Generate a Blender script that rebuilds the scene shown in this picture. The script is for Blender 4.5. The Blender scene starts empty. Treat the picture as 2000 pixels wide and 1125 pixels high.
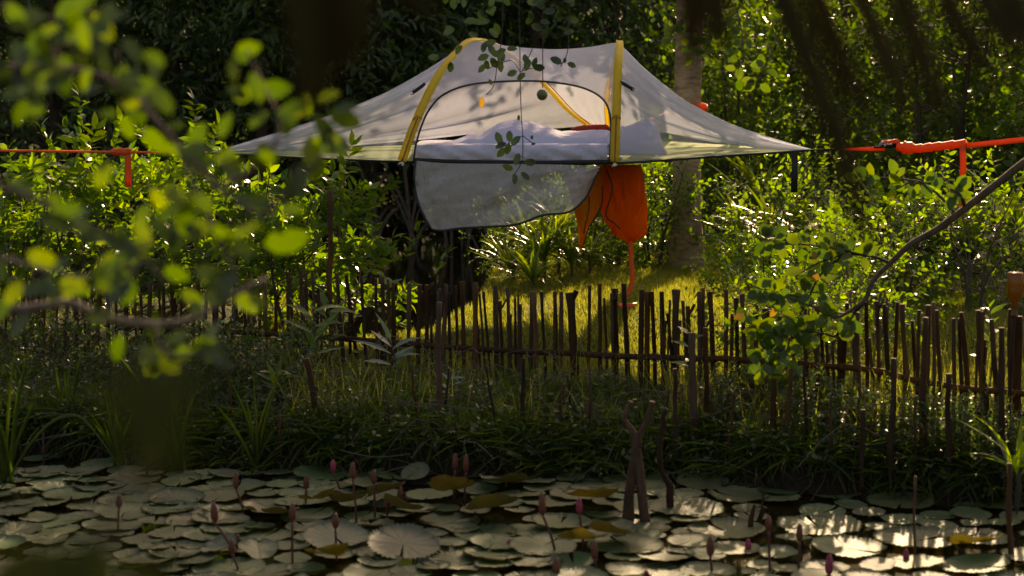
import bpy, math, random
import numpy as np
from mathutils import Vector, Matrix, noise

random.seed(11)
rng = np.random.default_rng(11)
PI = math.pi
S = bpy.context.scene
COL = S.collection

# ------------------------------------------------------------------ camera
F = 3300.0                                   # focal length in pixels of the 2000 px wide photograph
CAM = Vector((0.0, 0.0, 1.78))
PITCH = math.atan(362.5 / F)
cd = bpy.data.cameras.new('camera')
cam = bpy.data.objects.new('camera', cd); COL.objects.link(cam)
cam.location = CAM
cam.rotation_euler = (PI / 2 - PITCH, 0, 0)
cd.sensor_width = 36.0
cd.lens = F / 2000.0 * 36.0
cd.clip_start = 0.05; cd.clip_end = 400.0
cd.dof.use_dof = True
cd.dof.focus_distance = 10.6
cd.dof.aperture_fstop = 2.8
S.camera = cam

# ------------------------------------------------------------------ light
SUN_AZ, SUN_EL = math.radians(14), math.radians(25)
w = bpy.data.worlds.new('World'); S.world = w; w.use_nodes = True
nt = w.node_tree; nt.nodes.clear()
sky = nt.nodes.new('ShaderNodeTexSky'); sky.sky_type = 'NISHITA'; sky.sun_disc = False
sky.sun_elevation = SUN_EL; sky.sun_rotation = SUN_AZ
sky.dust_density = 4.0; sky.ozone_density = 0.6
bg = nt.nodes.new('ShaderNodeBackground'); bg.inputs['Strength'].default_value = 0.085
wo = nt.nodes.new('ShaderNodeOutputWorld')
nt.links.new(sky.outputs[0], bg.inputs['Color']); nt.links.new(bg.outputs[0], wo.inputs[0])
sd = bpy.data.lights.new('sun', 'SUN'); sd.energy = 5.0; sd.angle = math.radians(0.5); sd.color = (1.0, 0.88, 0.68)
sun = bpy.data.objects.new('sun', sd); COL.objects.link(sun)
SD = Vector((math.sin(SUN_AZ) * math.cos(SUN_EL), math.cos(SUN_AZ) * math.cos(SUN_EL), math.sin(SUN_EL)))
sun.rotation_euler = SD.to_track_quat('Z', 'Y').to_euler()
sun.location = SD * 40
S.view_settings.view_transform = 'Standard'; S.view_settings.look = 'None'
S.view_settings.gamma = 1.0; S.view_settings.use_curve_mapping = False
S.view_settings.exposure = 1.25
S.view_settings.use_white_balance = True; S.view_settings.white_balance_temperature = 9300; S.view_settings.white_balance_tint = 20
cy = S.cycles
cy.use_denoising = True
cy.max_bounces = 8; cy.diffuse_bounces = 3; cy.glossy_bounces = 3; cy.transmission_bounces = 6
cy.transparent_max_bounces = 24; cy.caustics_reflective = False; cy.caustics_refractive = False
cy.sample_clamp_indirect = 3.0


# ------------------------------------------------------------------ helpers
def at(px, py, Y):
    """world point seen at photo pixel (px, py) at distance Y along the ground"""
    dx = (px - 1000.0) / F; dy = -(py - 562.5) / F
    c, s = math.cos(PITCH), math.sin(PITCH)
    t = Y / (c + dy * s)
    return Vector((CAM.x + dx * t, CAM.y + Y, CAM.z + (-s + dy * c) * t))


def on_water(px, py):
    return at(px, py, F * CAM.z / (py - 200.0))


def ppm(Y):
    return F / Y


def lerp(a, b, t): return a + (b - a) * t


def smooth(t):
    t = np.clip(t, 0, 1); return t * t * (3 - 2 * t)


class Geo:
    def __init__(s): s.v = []; s.f = []; s.n = 0; s.uv = None
    def add(s, v, f):
        v = np.asarray(v, float).reshape(-1, 3)
        s.v.append(v)
        for k in f: s.f.append(tuple(i + s.n for i in k))
        s.n += len(v)
    def addn(s, v, fa):                                  # vectorised: fa = list of (m,k) int arrays
        v = np.asarray(v, float).reshape(-1, 3)
        s.v.append(v)
        for a in fa: s.f.append(np.asarray(a) + s.n)
        s.n += len(v)
    def mesh(s, name, mat, shade=True):
        me = bpy.data.meshes.new(name)
        V = np.concatenate(s.v) if s.v else np.zeros((0, 3))
        loops, sizes = [], []
        for f in s.f:
            if isinstance(f, tuple): loops.append(np.array(f)); sizes.append(np.array([len(f)]))
            else: loops.append(f.ravel()); sizes.append(np.full(len(f), f.shape[1]))
        loops = np.concatenate(loops).astype(np.int32); sizes = np.concatenate(sizes).astype(np.int32)
        me.vertices.add(len(V)); me.vertices.foreach_set('co', V.astype(np.float32).ravel())
        me.loops.add(len(loops)); me.loops.foreach_set('vertex_index', loops)
        me.polygons.add(len(sizes))
        st = np.concatenate([[0], np.cumsum(sizes)[:-1]]).astype(np.int32)
        me.polygons.foreach_set('loop_start', st)
        if shade: me.polygons.foreach_set('use_smooth', np.ones(len(sizes), bool))
        me.update(calc_edges=True); me.validate()
        if mat: me.materials.append(mat)
        return me


def obj(name, data, parent=None, loc=None):
    o = bpy.data.objects.new(name, data); COL.objects.link(o)
    if parent is not None: o.parent = parent
    if loc is not None: o.location = loc
    return o


def build(g, name, mat, parent=None, kind=None, shade=True):
    o = obj(name, g.mesh(name, mat, shade), parent)
    if kind: o['kind'] = kind
    return o


def tag(o, label, cat, group=None):
    o['label'] = label; o['category'] = cat
    if group: o['group'] = group
    return o


def thing(name, label, cat, loc=(0, 0, 0), group=None, rz=0.0, sc=1.0):
    o = bpy.data.objects.new(name, None); COL.objects.link(o)
    o.location = loc; o.rotation_euler = (0, 0, rz); o.scale = (sc,) * 3 if not hasattr(sc, '__len__') else sc
    o.empty_display_size = 0.1
    return tag(o, label, cat, group)


def spline(pts, n):
    """Catmull-Rom through pts, n samples"""
    P = np.array([list(p) for p in pts], float)
    P = np.vstack([2 * P[0] - P[1], P, 2 * P[-1] - P[-2]])
    m = len(P) - 3
    out = []
    for i in range(n):
        u = i / (n - 1) * m; k = min(int(u), m - 1); t = u - k
        a, b, c, d = P[k:k + 4]
        out.append(0.5 * ((2 * b) + (-a + c) * t + (2 * a - 5 * b + 4 * c - d) * t * t + (-a + 3 * b - 3 * c + d) * t ** 3))
    return np.array(out)


def tube(g, pts, rad, sides=6, cap=True, rough=0.0):
    P = np.asarray([list(p) for p in pts], float); n = len(P)
    R = np.full(n, rad, float) if np.isscalar(rad) else np.asarray(rad, float)
    T = np.gradient(P, axis=0); T /= np.linalg.norm(T, axis=1)[:, None] + 1e-9
    ref = np.array([0.31, 0.95, 0.1]) if abs(T[0][1]) < 0.8 else np.array([1.0, 0.1, 0.2])
    V = []
    for i in range(n):
        a = np.cross(T[i], ref); a /= np.linalg.norm(a) + 1e-9; b = np.cross(T[i], a)
        for k in range(sides):
            th = 2 * PI * k / sides
            r = R[i] * (1 + (random.uniform(-rough, rough) if rough else 0))
            V.append(P[i] + (a * math.cos(th) + b * math.sin(th)) * r)
    Fs = []
    for i in range(n - 1):
        for k in range(sides):
            k2 = (k + 1) % sides
            Fs.append((i * sides + k, i * sides + k2, (i + 1) * sides + k2, (i + 1) * sides + k))
    if cap:
        Fs.append(tuple(range(sides))[::-1]); Fs.append(tuple((n - 1) * sides + k for k in range(sides)))
    g.add(V, Fs)


def ribbon(g, pts, width, nrm=(0, -1, 0), thick=0.0015):
    """flat strap of real thickness following pts; width across the path, facing nrm"""
    P = np.asarray([list(p) for p in pts], float); n = len(P)
    W = np.full(n, width, float) if np.isscalar(width) else np.asarray(width, float)
    N = np.asarray(nrm, float)
    if N.ndim == 1: N = np.tile(N, (n, 1))
    T = np.gradient(P, axis=0); T /= np.linalg.norm(T, axis=1)[:, None] + 1e-9
    Sd = np.cross(T, N); Sd /= np.linalg.norm(Sd, axis=1)[:, None] + 1e-9
    Nn = np.cross(Sd, T)
    V = []
    for i in range(n):
        for a, b in ((-1, -1), (1, -1), (1, 1), (-1, 1)):
            V.append(P[i] + Sd[i] * a * W[i] / 2 + Nn[i] * b * thick / 2)
    Fs = []
    for i in range(n - 1):
        for k in range(4):
            k2 = (k + 1) % 4
            Fs.append((i * 4 + k, i * 4 + k2, i * 4 + 4 + k2, i * 4 + 4 + k))
    Fs.append((3, 2, 1, 0)); Fs.append(tuple((n - 1) * 4 + k for k in range(4)))
    g.add(V, Fs)


def gridfaces(nu, nv):
    return [(i * nv + j, i * nv + j + 1, (i + 1) * nv + j + 1, (i + 1) * nv + j) for i in range(nu - 1) for j in range(nv - 1)]


def nz(*a): return noise.noise(Vector(a))


# ------------------------------------------------------------------ materials
def newmat(name):
    m = bpy.data.materials.new(name); m.use_nodes = True
    n = m.node_tree.nodes; n.clear()
    out = n.new('ShaderNodeOutputMaterial')
    return m, n, m.node_tree.links, out


def mathn(n, l, op, a, b=None, c=None):
    x = n.new('ShaderNodeMath'); x.operation = op
    for i, v in enumerate((a, b, c)):
        if v is None: continue
        if isinstance(v, (int, float)): x.inputs[i].default_value = v
        else: l.new(v, x.inputs[i])
    return x.outputs[0]


def noise_tex(n, l, scale, detail=4, rough=0.6, coord='Object', stretch=None):
    tc = n.new('ShaderNodeTexCoord'); t = n.new('ShaderNodeTexNoise')
    t.inputs['Scale'].default_value = scale; t.inputs['Detail'].default_value = detail
    t.inputs['Roughness'].default_value = rough
    if stretch:
        mp = n.new('ShaderNodeMapping'); mp.inputs['Scale'].default_value = stretch
        l.new(tc.outputs[coord], mp.inputs[0]); l.new(mp.outputs[0], t.inputs['Vector'])
    else: l.new(tc.outputs[coord], t.inputs['Vector'])
    return t.outputs['Fac']


def ramp(n, l, fac, stops):
    r = n.new('ShaderNodeValToRGB'); e = r.color_ramp.elements
    while len(e) < len(stops): e.new(0.5)
    for i, (p, c) in enumerate(stops): e[i].position = p; e[i].color = (*c, 1)
    l.new(fac, r.inputs[0]); return r.outputs[0]


def leafmat(name, cols, trans=0.45, tint=(1.5, 1.6, 0.6), rough=0.38, spec=0.5):
    """leaf: waxy top, light shining through; each leaf its own hue"""
    m, n, l, out = newmat(name)
    ge = n.new('ShaderNodeNewGeometry'); oi = n.new('ShaderNodeObjectInfo')
    f = mathn(n, l, 'FRACT', mathn(n, l, 'ADD', ge.outputs['Random Per Island'], oi.outputs['Random']))
    k = len(cols)
    c = ramp(n, l, f, [(i / (k - 1), cc) for i, cc in enumerate(cols)])
    nf = noise_tex(n, l, 35, 3)
    hv = n.new('ShaderNodeHueSaturation'); l.new(c, hv.inputs['Color'])
    l.new(mathn(n, l, 'MULTIPLY_ADD', nf, 0.8, 0.6), hv.inputs['Value'])
    p = n.new('ShaderNodeBsdfPrincipled'); l.new(hv.outputs[0], p.inputs['Base Color'])
    p.inputs['Roughness'].default_value = rough; p.inputs['Specular IOR Level'].default_value = spec
    bmp = n.new('ShaderNodeBump'); bmp.inputs['Strength'].default_value = 0.15; bmp.inputs['Distance'].default_value = 0.01
    l.new(nf, bmp.inputs['Height']); l.new(bmp.outputs[0], p.inputs['Normal'])
    t = n.new('ShaderNodeBsdfTranslucent')
    mx = n.new('ShaderNodeMix'); mx.data_type = 'RGBA'; mx.blend_type = 'MULTIPLY'; mx.inputs['Factor'].default_value = 1
    l.new(hv.outputs[0], mx.inputs['A']); mx.inputs['B'].default_value = (*tint, 1); l.new(mx.outputs['Result'], t.inputs['Color'])
    s = n.new('ShaderNodeMixShader'); s.inputs[0].default_value = trans
    l.new(p.outputs[0], s.inputs[1]); l.new(t.outputs[0], s.inputs[2]); l.new(s.outputs[0], out.inputs[0])
    return m


def barkmat(name, c1, c2, scale=18, stretch=(1, 1, 0.25), bump=0.6, rough=0.85):
    m, n, l, out = newmat(name)
    f = noise_tex(n, l, scale, 6, 0.65, stretch=stretch)
    c = ramp(n, l, f, [(0.3, c1), (0.7, c2)])
    oi = n.new('ShaderNodeObjectInfo'); hs = n.new('ShaderNodeHueSaturation'); l.new(c, hs.inputs['Color'])
    l.new(mathn(n, l, 'MULTIPLY_ADD', oi.outputs['Random'], 1.1, .55), hs.inputs['Value']); l.new(mathn(n, l, 'MULTIPLY_ADD', mathn(n, l, 'FRACT', mathn(n, l, 'MULTIPLY', oi.outputs['Random'], 9.7)), .45, .8), hs.inputs['Saturation']); c = hs.outputs[0]
    p = n.new('ShaderNodeBsdfPrincipled'); l.new(c, p.inputs['Base Color']); p.inputs['Roughness'].default_value = rough; p.inputs['Specular IOR Level'].default_value = .2
    b = n.new('ShaderNodeBump'); b.inputs['Strength'].default_value = bump; b.inputs['Distance'].default_value = 0.01
    l.new(f, b.inputs['Height']); l.new(b.outputs[0], p.inputs['Normal']); l.new(p.outputs[0], out.inputs[0])
    return m


def plain(name, c, rough=0.6, spec=0.4, var=0.25, scale=25, bump=0.15):
    m, n, l, out = newmat(name)
    f = noise_tex(n, l, scale, 4)
    a = tuple(x * (1 - var) for x in c); b = tuple(min(1, x * (1 + var)) for x in c)
    p = n.new('ShaderNodeBsdfPrincipled'); l.new(ramp(n, l, f, [(0.3, a), (0.7, b)]), p.inputs['Base Color'])
    p.inputs['Roughness'].default_value = rough; p.inputs['Specular IOR Level'].default_value = spec
    bm = n.new('ShaderNodeBump'); bm.inputs['Strength'].default_value = bump; bm.inputs['Distance'].default_value = 0.005
    l.new(f, bm.inputs['Height']); l.new(bm.outputs[0], p.inputs['Normal']); l.new(p.outputs[0], out.inputs[0])
    return m


def cloth(name, c, trans=0.4, see=0.0, rough=0.8, wr=0.25, wscale=9, stretch=None):
    """woven cloth: light shines through, optionally a see-through mesh"""
    m, n, l, out = newmat(name)
    f = noise_tex(n, l, wscale, 4, 0.55, stretch=stretch)
    p = n.new('ShaderNodeBsdfPrincipled'); p.inputs['Base Color'].default_value = (*c, 1)
    p.inputs['Roughness'].default_value = rough; p.inputs['Specular IOR Level'].default_value = 0.25
    b = n.new('ShaderNodeBump'); b.inputs['Strength'].default_value = wr; b.inputs['Distance'].default_value = 0.05
    l.new(f, b.inputs['Height']); l.new(b.outputs[0], p.inputs['Normal'])
    t = n.new('ShaderNodeBsdfTranslucent'); t.inputs['Color'].default_value = (*c, 1); l.new(b.outputs[0], t.inputs['Normal'])
    s = n.new('ShaderNodeMixShader'); s.inputs[0].default_value = trans
    l.new(p.outputs[0], s.inputs[1]); l.new(t.outputs[0], s.inputs[2])
    if see > 0:
        tr = n.new('ShaderNodeBsdfTransparent'); s2 = n.new('ShaderNodeMixShader')
        lw = n.new('ShaderNodeLayerWeight'); lw.inputs['Blend'].default_value = 0.35
        k = mathn(n, l, 'MULTIPLY_ADD', lw.outputs['Facing'], -see * 0.75, see)
        l.new(k, s2.inputs[0])
        l.new(s.outputs[0], s2.inputs[1]); l.new(tr.outputs[0], s2.inputs[2]); s = s2
    l.new(s.outputs[0], out.inputs[0])
    return m


M = {}
G3 = lambda *a: [tuple(x) for x in a]
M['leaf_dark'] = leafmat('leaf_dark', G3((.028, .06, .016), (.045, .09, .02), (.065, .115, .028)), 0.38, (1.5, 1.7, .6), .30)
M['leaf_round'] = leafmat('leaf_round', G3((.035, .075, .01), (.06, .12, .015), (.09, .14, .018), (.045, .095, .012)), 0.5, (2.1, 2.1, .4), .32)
M['leaf_cover'] = leafmat('leaf_cover', G3((.022, .05, .012), (.042, .078, .016), (.07, .105, .02)), 0.42, (1.6, 1.6, .5), .42)
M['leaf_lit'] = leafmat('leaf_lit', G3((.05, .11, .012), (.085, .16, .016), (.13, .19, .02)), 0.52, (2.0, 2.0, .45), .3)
M['leaf_strap'] = leafmat('leaf_strap', G3((.06, .12, .018), (.11, .17, .022), (.16, .19, .03)), 0.42, (1.7, 1.7, .5), .28)
M['leaf_near'] = leafmat('leaf_near', G3((.03, .075, .008), (.06, .115, .010), (.09, .13, .012)), 0.42, (1.7, 1.6, .3), .3)
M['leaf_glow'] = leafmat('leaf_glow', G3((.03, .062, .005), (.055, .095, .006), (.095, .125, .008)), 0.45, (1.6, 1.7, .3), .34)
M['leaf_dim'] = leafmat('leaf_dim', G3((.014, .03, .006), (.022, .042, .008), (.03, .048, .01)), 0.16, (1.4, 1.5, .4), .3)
M['leaf_vine'] = leafmat('leaf_vine', G3((.022, .045, .015), (.03, .055, .015)), 0.12, (1.4, 1.5, .6), .4)
M['leaf_shade_tone'] = leafmat('leaf_shade_tone', G3((.015, .022, .003), (.02, .028, .004)), 0.12, (1.2, 1.1, .4), .6, .2)  # dark green with little translucency stands in for shade on the nearest leaves
M['leaf_dry'] = leafmat('leaf_dry', G3((.25, .16, .03), (.35, .22, .04)), 0.4, (1.3, 1.1, .5), .5)
M['leaf_pale'] = leafmat('leaf_pale', G3((.10, .16, .11), (.12, .19, .13)), 0.35, (1.2, 1.4, .7), .3)
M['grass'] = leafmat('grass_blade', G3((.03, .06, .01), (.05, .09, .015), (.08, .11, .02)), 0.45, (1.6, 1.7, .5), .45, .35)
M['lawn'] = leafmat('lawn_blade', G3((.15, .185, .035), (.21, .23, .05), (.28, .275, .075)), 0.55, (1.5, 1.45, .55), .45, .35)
M['palm_silhouette'] = leafmat('palm_silhouette', G3((.035, .028, .004), (.046, .037, .005)), 0.32, (1.5, 1.2, .3), .6, .2)  # backlit darkness of the hanging fronds is put into this colour
M['bark'] = barkmat('bark', (.03, .022, .015), (.085, .06, .042))
M['stake'] = barkmat('stake_wood', (.024, .012, .006), (.085, .044, .022), 22)
M['stake_red'] = barkmat('stick_wood', (.026, .013, .007), (.085, .044, .024), 30)
M['twig'] = barkmat('twig_bark', (.06, .045, .035), (.16, .12, .1), 40)
M['palm'] = barkmat('palm_bark', (.11, .07, .04), (.36, .25, .15), 9, (1, 1, 3), .9)
M['vine'] = plain('vine_stem', (.05, .025, .02))
M['red'] = cloth('orange_webbing', (.88, .14, .035), .3, 0, .55, .1)
M['orange'] = cloth('orange_cloth', (1.0, .27, .018), .74, 0, .38, 1.0, 13, (1, 1, .25))
M['black'] = plain('black_webbing', (.012, .012, .014), .6)
M['zip'] = plain('charcoal_piping', (.022, .02, .025), .55)
M['mesh'] = cloth('tent_mesh', (.54, .57, .68), .5, .61, .55, .25, 6)
M['flap'] = cloth('flap_mesh', (.60, .57, .57), .3, .26, .6, 1.0, 9, (1.8, 1, .7))
M['yellow'] = cloth('yellow_sleeve', (.88, .68, .09), .55, 0, .55, .1)
M['lime'] = cloth('lime_floor', (.42, .55, .09), .45, 0, .7, .15)
M['sheet'] = cloth('white_sheet', (.70, .69, .86), .25, 0, .85, .3, 12)
M['pole'] = plain('pole_orange', (.35, .12, .02), .4)
M['redbag'] = cloth('red_bag', (.22, .016, .01), .2, 0, .6, .3)
M['steel'] = plain('buckle_steel', (.35, .33, .3), .35)
M['white'] = plain('white_cap', (.75, .73, .7), .6)
M['bud'] = plain('lily_bud', (.12, .033, .018), .5, .4, .35, 60)
M['bud_pink'] = plain('lily_bud_pink', (.26, .028, .06), .5, .4, .25, 60)
M['lstem'] = plain('lily_stem', (.08, .02, .015), .5)
M['fruit'] = plain('green_fruit', (.12, .14, .05), .5)
M['dirt'] = barkmat('dirt', (.018, .013, .008), (.05, .036, .02), 6, (1, 1, 1), .5)


def ground_mat():
    m, n, l, out = newmat('ground_soil')
    f = noise_tex(n, l, 3.0, 8, .65); f2 = noise_tex(n, l, 24, 6, .7)
    c = ramp(n, l, f, [(.35, (.02, .022, .006)), (.55, (.035, .048, .009)), (.75, (.05, .07, .012))])
    ge = n.new('ShaderNodeNewGeometry'); sx = n.new('ShaderNodeSeparateXYZ'); l.new(ge.outputs['Position'], sx.inputs[0])
    k = mathn(n, l, 'MULTIPLY_ADD', mathn(n, l, 'ADD', sx.outputs[2], mathn(n, l, 'MULTIPLY', f, .12)), 14.0, -3.2); cl_ = n.new('ShaderNodeClamp'); l.new(k, cl_.inputs[0])
    mud = ramp(n, l, f2, [(.3, (.010, .007, .004)), (.7, (.032, .021, .011))])
    mx = n.new('ShaderNodeMix'); mx.data_type = 'RGBA'; l.new(cl_.outputs[0], mx.inputs['Factor']); l.new(mud, mx.inputs['A']); l.new(c, mx.inputs['B']); c = mx.outputs['Result']
    p = n.new('ShaderNodeBsdfPrincipled'); l.new(c, p.inputs['Base Color']); p.inputs['Roughness'].default_value = .95
    p.inputs['Specular IOR Level'].default_value = .15
    b = n.new('ShaderNodeBump'); b.inputs['Strength'].default_value = .8; b.inputs['Distance'].default_value = .03
    l.new(f2, b.inputs['Height']); l.new(b.outputs[0], p.inputs['Normal']); l.new(p.outputs[0], out.inputs[0])
    return m


def water_mat():
    m, n, l, out = newmat('pond_water')
    f = noise_tex(n, l, 5.0, 3, .5, stretch=(1, .6, 1))
    p = n.new('ShaderNodeBsdfPrincipled'); p.inputs['Base Color'].default_value = (.012, .009, .004, 1)
    p.inputs['Roughness'].default_value = .06; p.inputs['IOR'].default_value = 1.33
    b = n.new('ShaderNodeBump'); b.inputs['Strength'].default_value = .12; b.inputs['Distance'].default_value = .01
    l.new(f, b.inputs['Height']); l.new(b.outputs[0], p.inputs['Normal']); l.new(p.outputs[0], out.inputs[0])
    return m


def pad_mat(name, cols, trans=.12, rough=.40, sheen=.08):
    """lily pad: radial ribs from the UV (angle, radius), blotches, waxy sheen"""
    m, n, l, out = newmat(name)
    uv = n.new('ShaderNodeUVMap'); uv.uv_map = 'polar'
    sp = n.new('ShaderNodeSeparateXYZ'); l.new(uv.outputs[0], sp.inputs[0])
    a = mathn(n, l, 'MULTIPLY', sp.outputs[0], 2 * PI * 15)
    rib = mathn(n, l, 'POWER', mathn(n, l, 'ABSOLUTE', mathn(n, l, 'COSINE', a)), 14.0)
    oi = n.new('ShaderNodeObjectInfo')
    tc = n.new('ShaderNodeTexCoord'); t = n.new('ShaderNodeTexNoise'); t.noise_dimensions = '4D'
    l.new(tc.outputs['Object'], t.inputs['Vector']); l.new(mathn(n, l, 'MULTIPLY', oi.outputs['Random'], 50), t.inputs['W'])
    t.inputs['Scale'].default_value = 11; t.inputs['Detail'].default_value = 5
    t2 = n.new('ShaderNodeTexNoise'); t2.inputs['Scale'].default_value = 70; l.new(tc.outputs['Object'], t2.inputs['Vector'])
    c0 = ramp(n, l, t.outputs['Fac'], [(.3, cols[0]), (.55, cols[1]), (.72, cols[2])])
    hv = n.new('ShaderNodeHueSaturation'); l.new(c0, hv.inputs['Color'])
    l.new(mathn(n, l, 'MULTIPLY_ADD', oi.outputs['Random'], .6, .7), hv.inputs['Value'])
    l.new(mathn(n, l, 'MULTIPLY_ADD', mathn(n, l, 'FRACT', mathn(n, l, 'MULTIPLY', oi.outputs['Random'], 7.3)), .085, .445), hv.inputs['Hue'])
    p = n.new('ShaderNodeBsdfDiffuse'); l.new(hv.outputs[0], p.inputs['Color'])
    gl_ = n.new('ShaderNodeBsdfGlossy'); l.new(mathn(n, l, 'MULTIPLY_ADD', t2.outputs['Fac'], .25, rough - .12), gl_.inputs['Roughness'])
    wax = n.new('ShaderNodeMixShader'); wax.inputs[0].default_value = sheen; l.new(p.outputs[0], wax.inputs[1]); l.new(gl_.outputs[0], wax.inputs[2])
    h = mathn(n, l, 'ADD', mathn(n, l, 'MULTIPLY', rib, .28), mathn(n, l, 'MULTIPLY', t2.outputs['Fac'], .5))
    b = n.new('ShaderNodeBump'); b.inputs['Strength'].default_value = .55; b.inputs['Distance'].default_value = .006
    l.new(h, b.inputs['Height']); l.new(b.outputs[0], p.inputs['Normal']); l.new(b.outputs[0], gl_.inputs['Normal'])
    tr = n.new('ShaderNodeBsdfTranslucent'); tr.inputs['Color'].default_value = (.16, .13, .012, 1)
    s = n.new('ShaderNodeMixShader'); s.inputs[0].default_value = trans
    l.new(wax.outputs[0], s.inputs[1]); l.new(tr.outputs[0], s.inputs[2]); l.new(s.outputs[0], out.inputs[0])
    return m


def amber_mat():
    m, n, l, out = newmat('amber_glass')
    p = n.new('ShaderNodeBsdfPrincipled'); p.inputs['Base Color'].default_value = (.14, .075, .008, 1); p.inputs['Roughness'].default_value = .15
    t = n.new('ShaderNodeBsdfTranslucent'); t.inputs['Color'].default_value = (.26, .14, .012, 1); x = n.new('ShaderNodeMixShader'); x.inputs[0].default_value = .45
    l.new(p.outputs[0], x.inputs[1]); l.new(t.outputs[0], x.inputs[2]); l.new(x.outputs[0], out.inputs[0]); return m


M['ground'] = ground_mat(); M['water'] = water_mat(); M['amber'] = amber_mat()
M['pad'] = pad_mat('lily_pad_green', [(.022, .052, .014), (.04, .08, .022), (.075, .095, .026)])
M['pad_sheen'] = pad_mat('lily_pad_sheen', [(.03, .055, .02), (.05, .08, .03), (.08, .10, .04)], .10, .46, .10)  # paler, glossier copy of the green pad, imitates sky sheen on tilted pads
M['pad_under'] = pad_mat('lily_pad_olive', [(.03, .03, .006), (.045, .04, .007), (.07, .055, .01)], .2, .55)

# ------------------------------------------------------------------ ground and water
SHX = [-60, -6, -2.3, -1.2, -.24, .71, 1.38, 2.1, 6, 60]
SHY = [9.5, 9.0, 8.4, 8.05, 7.9, 7.85, 7.6, 7.35, 6.8, 6.5]
BKX = [-60, -6, -1.7, -1.05, -.5, -.25, -.15, .2, .4, 60]
BKY = [13.2, 13.0, 12.6, 10.9, 11.2, 12.2, 14.2, 15.5, 60, 60]


def gz(X, Y):
    X = np.asarray(X, float); Y = np.asarray(Y, float)
    wob = .10 * np.sin(X * 3.1) + .06 * np.sin(X * 7.7 + 1)
    front = Y - np.interp(X, SHX, SHY) - wob
    back = np.interp(X, BKX, BKY) - Y + .6 * wob
    land = (.13 * smooth(front / .28) + .08 * smooth(front / 1.0) + .22 * smooth((front - 1.1) / 2.4)) * smooth(back / .8 + .02) + .02 * np.sin(X * 2.3 + Y) * smooth(front)
    h = np.where((front > 0) & (back > 0), land, 0)
    h = h - .35 * smooth(-front / .5) - .35 * smooth(-back / .5)
    far = Y - (22.5 + .8 * np.sin(X * .5))
    h = np.where(far > -2, h + .36 * smooth((far + 1.2) / 1.5), h)
    h = h + np.where(far > 3, 7.0 * smooth((far - 3) / 26), 0)
    return h


def axis(a, b, c, d, fine, coarse):
    return np.concatenate([np.linspace(a, b, coarse, endpoint=False), np.linspace(b, c, fine, endpoint=False), np.linspace(c, d, coarse)])


xs = axis(-70, -6, 6, 70, 150, 24); ys = axis(-12, 5.5, 16, 75, 130, 40)
XX, YY = np.meshgrid(xs, ys, indexing='ij')
ZZ = gz(XX, YY) + np.array([[.018 * nz(x * 2.2, y * 2.2, 0) + .006 * nz(x * 9, y * 9, 3) for y in ys] for x in xs])
g = Geo()
nu, nv = len(xs), len(ys)
I = np.arange(nu * nv).reshape(nu, nv)
g.addn(np.stack([XX, YY, ZZ], -1), [np.stack([I[:-1, :-1], I[1:, :-1], I[1:, 1:], I[:-1, 1:]], -1).reshape(-1, 4)])
o = build(g, 'ground', M['ground']); o['kind'] = 'structure'
g = Geo(); g.add([(-70, -12, 0), (70, -12, 0), (70, 40, 0), (-70, 40, 0)], [(0, 1, 2, 3)])
o = build(g, 'pond_water', M['water']); o['kind'] = 'structure'


def G0(x, y): return float(gz(x, y)) - .02


# ------------------------------------------------------------------ leaf tools
T4 = np.array([(0, 0, 0), (.25, -.42, .05), (.68, -.38, .02), (1, 0, -.08), (.68, .38, .02), (.25, .42, .05)])
T4F = [(0, 5, 4, 3), (0, 3, 2, 1)]
T8 = np.array([(0, 0, 0), (.22, -.38, .06), (.22, 0, .02), (.22, .38, .06), (.6, -.46, .04), (.6, 0, -.01), (.6, .46, .04), (.86, -.26, -.05), (.86, 0, -.08), (.86, .26, -.05), (1, 0, -.16)])
T8F = [(0, 2, 1), (0, 3, 2), (1, 2, 5, 4), (2, 3, 6, 5), (4, 5, 8, 7), (5, 6, 9, 8), (7, 8, 10), (8, 9, 10)]
TL = np.array([(0, 0, 0), (.3, -.5, .03), (.3, .5, .03), (.65, -.42, -.02), (.65, .42, -.02), (1, 0, -.18), (.3, 0, 0), (.65, 0, -.06)])
TLF = [(0, 6, 1), (0, 2, 6), (1, 6, 7, 3), (6, 2, 4, 7), (3, 7, 5), (7, 4, 5)]


def unit(a): return a / (np.linalg.norm(a, axis=-1, keepdims=True) + 1e-9)


def leaf_cloud(g, P, D, N, L, W, T=T4, TF=T4F):
    n = len(P)
    if n == 0: return
    D = unit(D); Sx = unit(np.cross(D, N)); N2 = np.cross(Sx, D)
    L = np.broadcast_to(L, (n,)); W = np.broadcast_to(W, (n,))
    V = P[:, None] + D[:, None] * (L[:, None] * T[None, :, 0])[..., None] + Sx[:, None] * (W[:, None] * T[None, :, 1])[..., None] + N2[:, None] * (L[:, None] * T[None, :, 2])[..., None]
    base = (np.arange(n) * len(T))[:, None]
    byk = {}
    for f in TF: byk.setdefault(len(f), []).append(f)
    g.addn(V, [(base[:, :, None] + np.array(fs)[None]).reshape(-1, k) for k, fs in byk.items()])


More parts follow.
